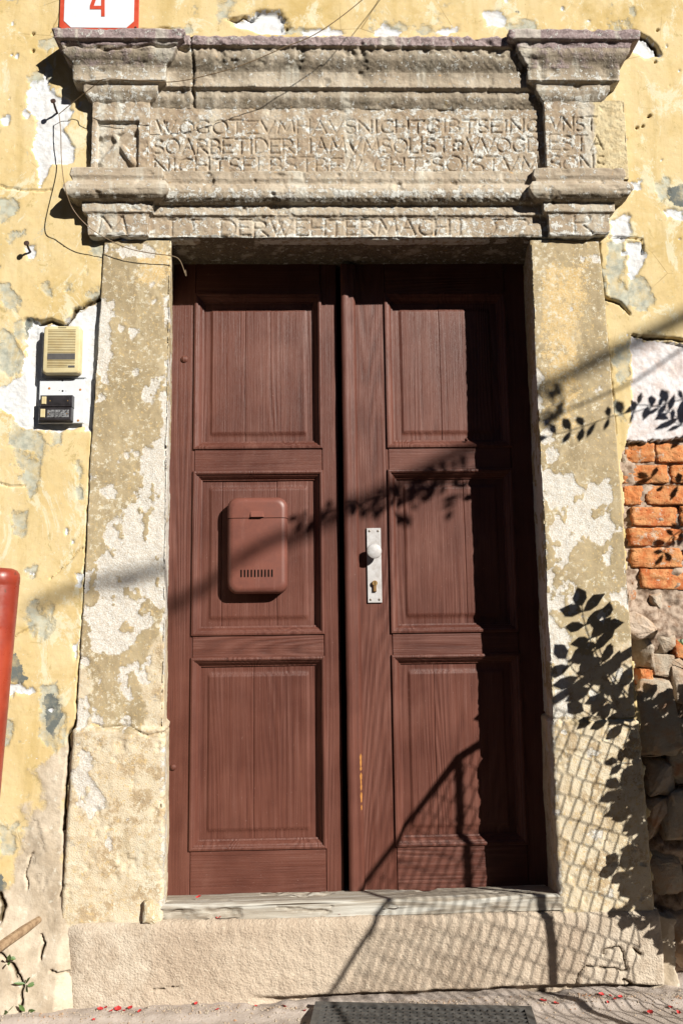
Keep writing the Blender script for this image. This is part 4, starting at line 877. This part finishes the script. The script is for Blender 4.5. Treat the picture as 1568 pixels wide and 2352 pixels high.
# ------------------------------------------------------------------ nails and loose wire
def nail(px, py, lab, L=.055, drop=.01):
    c = W(px, py, .0)
    m = MB(); m.tube([(c[0], .02, c[2]-.0), (c[0]+.002, -L*.5, c[2]+.004), (c[0]+.004, -L, c[2]+drop)], [.004, .004, .0035], 8); m.lathe((c[0]+.004, -L, c[2]+drop), [(.004, 0), (.0095, -.002), (.0095, -.005), (.004, -.007)], (0, 1, -.2), 10)
    return tag(m.build('nail', M['rust'], base=(c[0], .01, c[2])), lab, 'nail')
nail(132, 262, 'rusty nail beside the inscribed frieze holding the loose wire'); nail(70, 580, 'rusty bent nail in a white spot of yellow plaster above the intercom', .045)
def spline(P, n=10):
    P = np.asarray(P, float); out = []; Q = np.vstack([2*P[0]-P[1], P, 2*P[-1]-P[-2]])
    for i in range(1, len(Q)-2):
        for t in np.arange(n)/n: out.append(.5*(2*Q[i]+(-Q[i-1]+Q[i+1])*t+(2*Q[i-1]-5*Q[i]+4*Q[i+1]-Q[i+2])*t*t+(-Q[i-1]+3*Q[i]-3*Q[i+1]+Q[i+2])*t**3))
    return np.array(out+[P[-1]])
w1 = [W(x, y, Y) for x, y, Y in ((136,262,-.035),(165,238,-.05),(215,198,-.10),(240,182,-.135),(300,184,-.15),(395,188,-.155),(480,172,-.17),(560,148,-.18),(650,110,-.19),(730,75,-.20),(825,5,-.22),(900,-70,-.24),(1100,-300,-.05),(1110,-310,.02))]
w2 = [W(x, y, Y) for x, y, Y in ((136,262,-.035),(140,300,-.045),(142,370,-.04),(150,430,-.125),(168,480,-.10),(205,522,-.08),(255,553,-.055),(300,572,-.05),(350,582,-.045),(395,588,-.04),(413,598,-.03),(424,625,-.02),(426,632,-.018))]
wr = MB(); wr.tube(spline(w1), .0014, 6); wr.tube(spline(w2), .0016, 6)
for dx in (0, .004): wr.tube([W(424, 620, -.02)+np.array([dx, 0, 0]), W(427+dx*300, 634, -.02)], .0009, 5)
tag(wr.build('loose_wire', M['wire'], base=w1[0]), 'thin loose brown wire hanging from a nail across the cornice', 'wire')

# ------------------------------------------------------------------ red post, stick, doormat
pt = W(2, 1305, -.35); pbm = W(-44, 1790, -.35); dv = (pt-pbm); dv = dv/np.linalg.norm(dv); hgt = pt[2]/dv[2]
hgt += .035; base = pt-dv*hgt
m = MB(); m.lathe(base, [(.055, 0), (.055, hgt-.050), (.0545, hgt-.046), (.0555, hgt-.043), (.0555, hgt-.026), (.053, hgt-.014), (.046, hgt-.005), (.034, hgt), (.001, hgt+.001)], dv, 40)
tag(m.build('red_post', M['post'], base=base, smooth=True), 'glossy red painted round metal post leaning beside the peeling yellow wall', 'post')
s0 = W(90, 2112, -.10); s1 = W(-20, 2190, -.30); sv = s1-s0; s2 = s0+sv*(-.022-s0[2])/sv[2] if abs(sv[2]) > 1e-4 else s1
m = MB(); m.tube(spline([s0, s0+(s2-s0)*.12+np.array([.003, 0, .004]), s0+(s2-s0)*.3, s0+(s2-s0)*.7+np.array([0, 0, .006]), s2], 5), [.010, .014, .014, .013, .015, .012, .0125, .012, .013, .013, .014, .013, .012, .012, .013, .013, .013, .014, .014, .014, .014], 9)
tag(m.build('wooden_stick', M['stick'], base=s2), 'dry pale wooden stick leaning against the cracked base of the wall', 'stick')
ma = math.radians(-6.0); mo = np.array([-.148, -.082, -.034]); ux = np.array([math.cos(ma), math.sin(ma), 0]); uy = np.array([-math.sin(ma), math.cos(ma), 0])*-1
mat_ = thing('doormat', tuple(mo+ux*.32+uy*.2), 'dark grey rubber doormat with open grid on the pavement below the step', 'doormat')
def mbox(mb, a0, a1, b0, b1, z0, z1):
    v = [mo+ux*a+uy*b+np.array([0, 0, z]) for a in (a0, a1) for b in (b0, b1) for z in (z0, z1)]
    return mb.add(v, [(0, 1, 3, 2), (4, 6, 7, 5), (0, 4, 5, 1), (2, 3, 7, 6), (0, 2, 6, 4), (1, 5, 7, 3)])
mbox(MB(), 0, .64, 0, .42, .004, .010).build('mat_base', M['dark'], mat_)
r_ = MB(); mbox(r_, 0, .64, 0, .022, .004, .021); mbox(r_, 0, .64, .398, .42, .004, .021); mbox(r_, 0, .022, .022, .398, .004, .021); mbox(r_, .618, .64, .022, .398, .004, .021); r_.build('rim', M['rubber'], mat_)
for i in range(1, 29):
    q = .022+.596*i/29; mbox(MB(), q-.0035, q+.0035, .022, .398, .010, .0185).build('rib', M['rubber'], mat_)
for i in range(1, 18):
    q = .022+.376*i/18; mbox(MB(), .022, .618, q-.004, q+.004, .010, .0200).build('cross_rib', M['rubber'], mat_)

# ------------------------------------------------------------------ fallen petals
pr = random.Random(5)
pm = []
for k in range(4):
    bm = bmesh.new(); n = 7; ring = []
    for i in range(n):
        t = 2*math.pi*i/n; r = .011*(1+.35*math.cos(t))*(.85+.3*pr.random()); ring.append(bm.verts.new((r*math.cos(t), r*.65*math.sin(t), .003+.006*pr.random())))
    c = bm.verts.new((0, 0, .0015))
    for i in range(n): bm.faces.new((c, ring[i], ring[(i+1) % n]))
    me = bpy.data.meshes.new('petal'); bm.to_mesh(me); bm.free(); me.materials.append(M['petal']); pm.append(me)
def ground_hit(px, py, z):
    d = _F + _R*(px-CX)/FPX + _U*(CY-py)/FPX; t = (z-CAM[2])/d[2]; return CAM+d*t
def petal(p, lab, grp, s=1.0):
    o = bpy.data.objects.new('fallen_petal', pr.choice(pm)); COL.objects.link(o); o.location = p; o.scale = (s, s, s)
    o.rotation_euler = (pr.uniform(-.25, .25), pr.uniform(-.25, .25), pr.uniform(0, 6.28)); tag(o, lab, 'petal', grp)
def gz(x, y): 
    i = np.abs(xg-x).argmin(); j = np.abs(yg-y).argmin(); return GZ[i, j]
GP = [(228,2318),(245,2312),(258,2316),(270,2310),(285,2318),(300,2308),(215,2335),(450,2306),(590,2300),(655,2305),(700,2318),(1010,2318),(1022,2330),(1180,2322),(1250,2300),(1275,2302),(1402,2290),(1412,2296),(1395,2300),(1422,2292),(1378,2288),(1540,2308),(1556,2318),(1490,2318),(760,2330),(905,2320),(960,2312),(150,2345),(870,2318),(1120,2312),(320,2322),(500,2318)]
for px, py in GP:
    p = ground_hit(px, py, -.022); p[1] = min(p[1], -.062); p[2] = gz(p[0], p[1])+.001; petal(p, 'small red flower petal fallen on the pavement before the step', 'petals on the pavement', pr.uniform(.5, 1.05))
for px, py in ((455,2062),(370,2062)):
    p = ground_hit(px, py, .243); p[1] = min(max(p[1], .01), .15); p[2] = .254-.19*max(0, p[1])+.001; petal(p, 'red flower petal lying on top of the wooden threshold board', 'petals on the threshold', .9)
for px in (500, 780, 1160):
    p = W(px, 2110, -.018); p[2] = .2085; petal(p, 'red flower petal on the step edge under the threshold board', 'petals on the step', .7)

# grit along the foot of the step: far too many to count
gb = MB(); gr_ = random.Random(9)
for k in range(2200):
    x = gr_.uniform(-1.1, 1.15); y = -.062-abs(gr_.gauss(0, .05)); z = gz(x, y); r = gr_.uniform(.001, .0026)*gr_.choice((1, 1, 1, 2))
    v = [(x+r*gr_.uniform(.6, 1.3)*a, y+r*gr_.uniform(.6, 1.3)*b, z+r*c) for a, b, c in ((1, 0, 0), (0, 1, 0), (-1, 0, 0), (0, -1, 0), (0, 0, .9), (0, 0, -.5))]
    gb.add(v, [(0, 1, 4), (1, 2, 4), (2, 3, 4), (3, 0, 4), (1, 0, 5), (2, 1, 5), (3, 2, 5), (0, 3, 5)])
tag(gb.build('grit', M['rubble']), 'loose grit and crumbs of mortar along the foot of the step', 'grit', kind='stuff')

# ------------------------------------------------------------------ plants
def leaf_quad(mb, p, d, nrm, L, wd):
    d = np.asarray(d, float); d = d/np.linalg.norm(d); nrm = np.asarray(nrm, float); s = np.cross(d, nrm); s = s/(np.linalg.norm(s)+1e-9); nn = np.cross(s, d)
    p = np.asarray(p, float)
    v = [p, p+d*L*.3+s*wd*.42+nn*wd*.1, p+d*L*.62+s*wd*.5+nn*wd*.12, p+d*L-nn*wd*.1, p+d*L*.62-s*wd*.5+nn*wd*.12, p+d*L*.3-s*wd*.42+nn*wd*.1, p+d*L*.5]
    mb.add(v, [(0, 1, 6), (1, 2, 6), (2, 3, 6), (3, 4, 6), (4, 5, 6), (5, 0, 6)])
SUNV = np.array([SA, -1, SB])/math.sqrt(SA*SA+1+SB*SB)
def rv(r): return np.array([r.uniform(-1, 1), r.uniform(-1, 1), r.uniform(-1, 1)])
def leafy(mb, st, path, r, step=.03, L=.05, wd=.022, rad=.0025, both=True, skip=0.0):
    P = spline(path, 8); st.tube(P, np.linspace(rad, rad*.5, len(P)), 5); acc = 0; side = 1
    for a, b in zip(P[:-1], P[1:]):
        seg = np.linalg.norm(b-a); acc += seg
        if acc < step: continue
        acc = 0; t = (b-a)/(seg+1e-9); side = -side
        for s in ((1, -1) if both else (side,)):
            if r.random() < skip: continue
            nrm = SUNV+.55*rv(r); lat = np.cross(t, nrm); lat = lat/(np.linalg.norm(lat)+1e-9)
            k = r.uniform(.7, 1.15); leaf_quad(mb, b, t*.55+lat*s+.25*rv(r), nrm, L*k, wd*k)
    t = P[-1]-P[-2]; leaf_quad(mb, P[-1], t, SUNV+.3*rv(r), L, wd)
def S(px, py, t, Y=0.0): return sunward(W(px, py, Y), t-0)
pr2 = random.Random(11)
sb = (1.75, -.55, 0.0)
shrub = thing('shrub', sb, 'leafy shrub growing through the chain link fence beside the doorway', 'shrub')
fo = MB(); stm = MB(); root = np.array([1.72, -.5, .01])
def twig(pts, t0, t1, **k):
    n = len(pts); leafy(fo, stm, [S(x, y, t0+(t1-t0)*i/(n-1)) for i, (x, y) in enumerate(pts)], pr2, **k)
# clear-cut sprig on the right jamb
twig([(1500,1690),(1420,1600),(1365,1520),(1335,1450),(1325,1400)], .36, .34, step=.040, L=.064, wd=.036)
twig([(1480,1660),(1400,1560),(1360,1480),(1375,1430)], .38, .36, step=.042, L=.060, wd=.034)
twig([(1460,1650),(1380,1610),(1320,1560),(1290,1520)], .36, .36, step=.042, L=.062, wd=.034)
twig([(1440,1680),(1370,1660),(1330,1640)], .30, .30, step=.040, L=.060, wd=.036)
# twig over the upper right jamb and white plaster
twig([(1720,860),(1600,905),(1500,930),(1400,962),(1320,990),(1250,1010)], .50, .62, step=.036, L=.054, wd=.022, skip=.15)
twig([(1660,940),(1580,960),(1520,930),(1470,925)], .50, .46, step=.036, L=.05, wd=.018, skip=.1)
twig([(1680,1000),(1600,985),(1540,960)], .48, .46, step=.036, L=.05, wd=.02, skip=.1)
twig([(1620,1180),(1565,1220),(1540,1260)], .42, .42, step=.04, L=.05, wd=.018)
twig([(1640,1090),(1560,1100),(1510,1080)], .42, .40, step=.045, L=.045, wd=.018, skip=.3)
# dense lower growth
for i in range(60):
    x = pr2.uniform(1450, 1650); y = pr2.uniform(1660, 2160); dx = pr2.uniform(-90, -20); dy = pr2.uniform(-90, 40)
    t = pr2.uniform(.22, .5)
    if x+dx < 1395+max(0, (1800-y))*.35: continue
    twig([(x+50, y+60), (x+dx*.4, y+dy*.3), (x+dx, y+dy)], t+.05, t, step=.028, L=.056, wd=.034)
for q_ in range(16):
    x = pr2.uniform(1530, 1680); y = pr2.uniform(1570, 1800); twig([(x+60, y+50), (x, y), (x+pr2.uniform(-60, -20), y+pr2.uniform(-60, 30))], .34, .26, step=.034, L=.05, wd=.028)
for a in ((1420,1890),(1400,1760),(1430,2060)): twig([(1560,a[1]+40),(1480,a[1]+10),a], .32, .30, step=.036, L=.045, wd=.024)
for q in ((1700,1700,.45),(1640,1900,.4),(1720,1000,.5),(1640,2100,.35),(1700,1300,.45)):
    e = S(*q); mid = (root+e)/2+np.array([.12, -.05, .1]); stm.tube(spline([root, mid, e], 8), np.linspace(.010, .004, 17), 6)
fo.build('foliage', M['leaf'], shrub); stm.build('stem', M['bark'], shrub)
# the nearer street tree whose bough shades the door
tb = np.array([8.6, -6.2, 0.0]); tree = thing('street_tree', tuple(tb), 'street tree whose bough throws a soft shadow across the door', 'tree')
tf = MB(); tr = MB(); crotch = tb+np.array([-.1, .1, 2.9])
tr.tube(spline([tb, tb+np.array([.04, .02, 1.5]), crotch, crotch+np.array([1.2, .1, 2.4])], 6), np.linspace(.16, .07, 19), 10)
bough = [S(2300, 420, 5.0), S(1800, 620, 4.8), S(1450, 790, 4.7), S(1260, 888, 4.7), S(1000, 1065, 4.7, YD), S(700, 1218, 4.8, YD), S(540, 1295, 4.8, YD), S(410, 1380, 4.9, YD), S(200, 1350, 5.0), S(60, 1400, 5.1)]
tr.tube(spline([crotch]+bough, 8), np.linspace(.030, .016, 81), 7)
tw = MB()
def ttwig(pts, t0, t1, **k):
    n = len(pts); leafy(tf, tr, [S(x, y, t0+(t1-t0)*i/(n-1), YD) for i, (x, y) in enumerate(pts)], pr2, **k)
for i in range(7):
    x = 1180-i*150+pr2.uniform(-30, 30); y = np.interp(x, [60, 400, 540, 700, 1000, 1180], [1460, 1385, 1295, 1225, 1095, 1010]); ttwig([(x+50, y-20), (x-10, y+15), (x-60, y+35)], 4.7, 4.7, step=.10, L=.06, wd=.025, skip=.35)
fo2 = MB(); st2 = MB()
sap = thing('sapling', (3.0, -1.75, 0.0), 'young sapling with a long leafy side branch reaching over the fence', 'sapling')
sp0 = np.array([3.0, -1.75, 0.0]); sp1 = sp0+np.array([-.1, .05, 2.6]); st2.tube(spline([sp0, sp0+np.array([.03, 0, 1.2]), sp1, sp1+np.array([.0, .05, .8])], 6), np.linspace(.022, .008, 19), 7)
br = [S(1700, 770, 1.7), S(1420, 895, 1.6), S(1260, 962, 1.6), S(1110, 1075, 1.6, YD), S(1010, 1105, 1.6, YD), S(900, 1140, 1.65, YD), S(780, 1165, 1.7, YD), S(680, 1185, 1.75, YD)]
st2.tube(spline([sp1]+br, 8), np.linspace(.006, .002, 65), 6)
for pts in ([(1180,1020),(1130,1050),(1090,1090)],[(1110,1072),(1080,1110),(1050,1160)],[(1090,1075),(1030,1085),(970,1110)],[(1010,1105),(970,1130),(940,1170)],[(1060,1090),(1000,1110),(930,1125)],[(960,1122),(900,1140),(850,1170)],[(900,1140),(850,1150),(810,1180)],[(780,1165),(740,1175),(700,1180)]):
    leafy(fo2, st2, [S(x, y, 1.62, YD) for x, y in pts], pr2, step=.034, L=.056, wd=.024, skip=.2)
fo2.build('foliage', M['leaf'], sap); st2.build('trunk', M['bark'], sap)
for k in range(240):
    q = crotch+np.array([1.4, .2, 3.0])+rv(pr2)*np.array([1.2, 1.2, 1.1]); leaf_quad(tf, q, rv(pr2), SUNV+rv(pr2), .14, .08)
tf.build('crown', M['leaf'], tree); tr.build('trunk', M['bark'], tree)
# weeds at the foot of the wall
for q, (px, py, n_) in enumerate(((62, 2262, 4), (20, 2205, 3), (58, 2318, 3), (12, 2335, 4))):
    p = W(px, py, -.07); p[2] = max(p[2], -.03); wd_ = thing('weed', tuple(p), ['small green weed with a drooping leaf in the wall foot crack', 'tiny green weed under the end of the wooden stick', 'small weed tuft rooted where the wall base meets pavement', 'low green weed at the crumbling outer corner of the wall base'][q], 'weed')
    lf_ = MB()
    for i in range(n_): leaf_quad(lf_, p+rv(pr2)*.006, rv(pr2)+np.array([.2, -.5, .5]), np.array([0, -1, .4])+.5*rv(pr2), pr2.uniform(.02, .045), pr2.uniform(.008, .014))
    lf_.build('leaves', M['leaf'], wd_)

# ------------------------------------------------------------------ chain link fence at the right, out of the picture
XF = 1.25
fence = thing('chain_link_fence', (XF, -.8, -.037), 'sagging chain link fence with iron post standing out from the wall', 'fence')
RAIL = [(.26, 1.262), (.5, 1.315), (.8, 1.374), (1.0, 1.31), (1.18, 1.25), (1.40, 1.19), (1.58, 1.10), (1.8, 1.02), (2.1, .98)]
def rz(t): return np.interp(t, [a for a, b in RAIL], [b for a, b in RAIL])
MB().tube([(XF, -t, z) for t, z in RAIL], [.016, .015, .014, .010, .010, .009, .008, .008, .008], 8).build('top_rail', M['iron'], fence)
for t, h in ((.8, 1.38), (2.1, 1.05)): MB().tube([(XF, -t, -.05), (XF+.003, -t, .6), (XF, -t, h)], .0125, 8).build('post', M['iron'], fence)
wm = MB(); cell = .068; rr_ = random.Random(3)
t = .40; i = 0
while t < 2.1:
    P = []; z = -.02; j = 0
    while z < 1.36:
        tt = t+(cell/2 if (i+j) % 2 else 0)+rr_.uniform(-.004, .004)
        tl = .40+.16*np.clip((1.0-z)/1.0, 0, 1)
        if z < rz(tt)-.005 and tt >= tl: P.append((XF+.004*(1 if (i+j) % 2 else -1)+.02*math.sin(tt*3+z*2), -tt, z))
        z += cell*.5*(1.0 if j % 2 else 1.05); j += 1
    if len(P) > 2: wm.tube(P, .0027, 4)
    t += cell/2; i += 1
wm.build('wire_mesh', M['galv'], fence)

# ------------------------------------------------------------------ unseen house added across the street to block low sky light
HY = -9.0
opp = thing('sky_block_house', (1.0, HY, -.1), 'unseen two storey house added across the street to block low sky light', 'house')
def hole_wall(x0, x1, z0, z1, holes):
    xs_ = sorted({x0, x1, *[h[0] for h in holes], *[h[1] for h in holes]}); zs_ = sorted({z0, z1, *[h[2] for h in holes], *[h[3] for h in holes]}); mb = MB()
    for a, b in zip(xs_[:-1], xs_[1:]):
        for c, d in zip(zs_[:-1], zs_[1:]):
            if any(h[0] <= a and b <= h[1] and h[2] <= c and d <= h[3] for h in holes): continue
            mb.box(a, b, HY-.35, HY, c, d)
    return mb
HO = [(-10+2.6*i, -10+2.6*i+1.0, z, z+1.35) for i in range(9) for z in (.9, 3.5) if not (i == 4 and z < 1)]+[(.5, 1.5, -.1, 2.1)]
hole_wall(-12, 14, -.1, 5.6, HO).build('wall', M['house'], opp)
for (a, b, c, d) in HO[:-1]:
    wn = MB().box(a, b, HY-.22, HY-.20, c, d).build('window', M['glass'], opp)
    f_ = MB()
    for q in ((a, a+.06, c, d), (b-.06, b, c, d), (a+.06, b-.06, c, c+.06), (a+.06, b-.06, d-.06, d), ((a+b)/2-.03, (a+b)/2+.03, c+.06, d-.06)): f_.box(q[0], q[1], HY-.20, HY-.15, q[2], q[3])
    f_.build('window_frame', M['enamel'], wn)
MB().box(.5, 1.5, HY-.2, HY-.14, -.1, 2.1).build('door', M['wv'], opp)
MB().add([(-12.4, HY+.45, 5.45), (14.4, HY+.45, 5.45), (14.4, HY-4, 7.6), (-12.4, HY-4, 7.6), (-12.4, HY+.45, 5.65), (14.4, HY+.45, 5.65), (14.4, HY-4, 7.8), (-12.4, HY-4, 7.8)],
         [(0, 1, 2, 3), (4, 7, 6, 5), (0, 4, 5, 1), (2, 6, 7, 3), (0, 3, 7, 4), (1, 5, 6, 2)]).build('roof', M['tile'], opp)
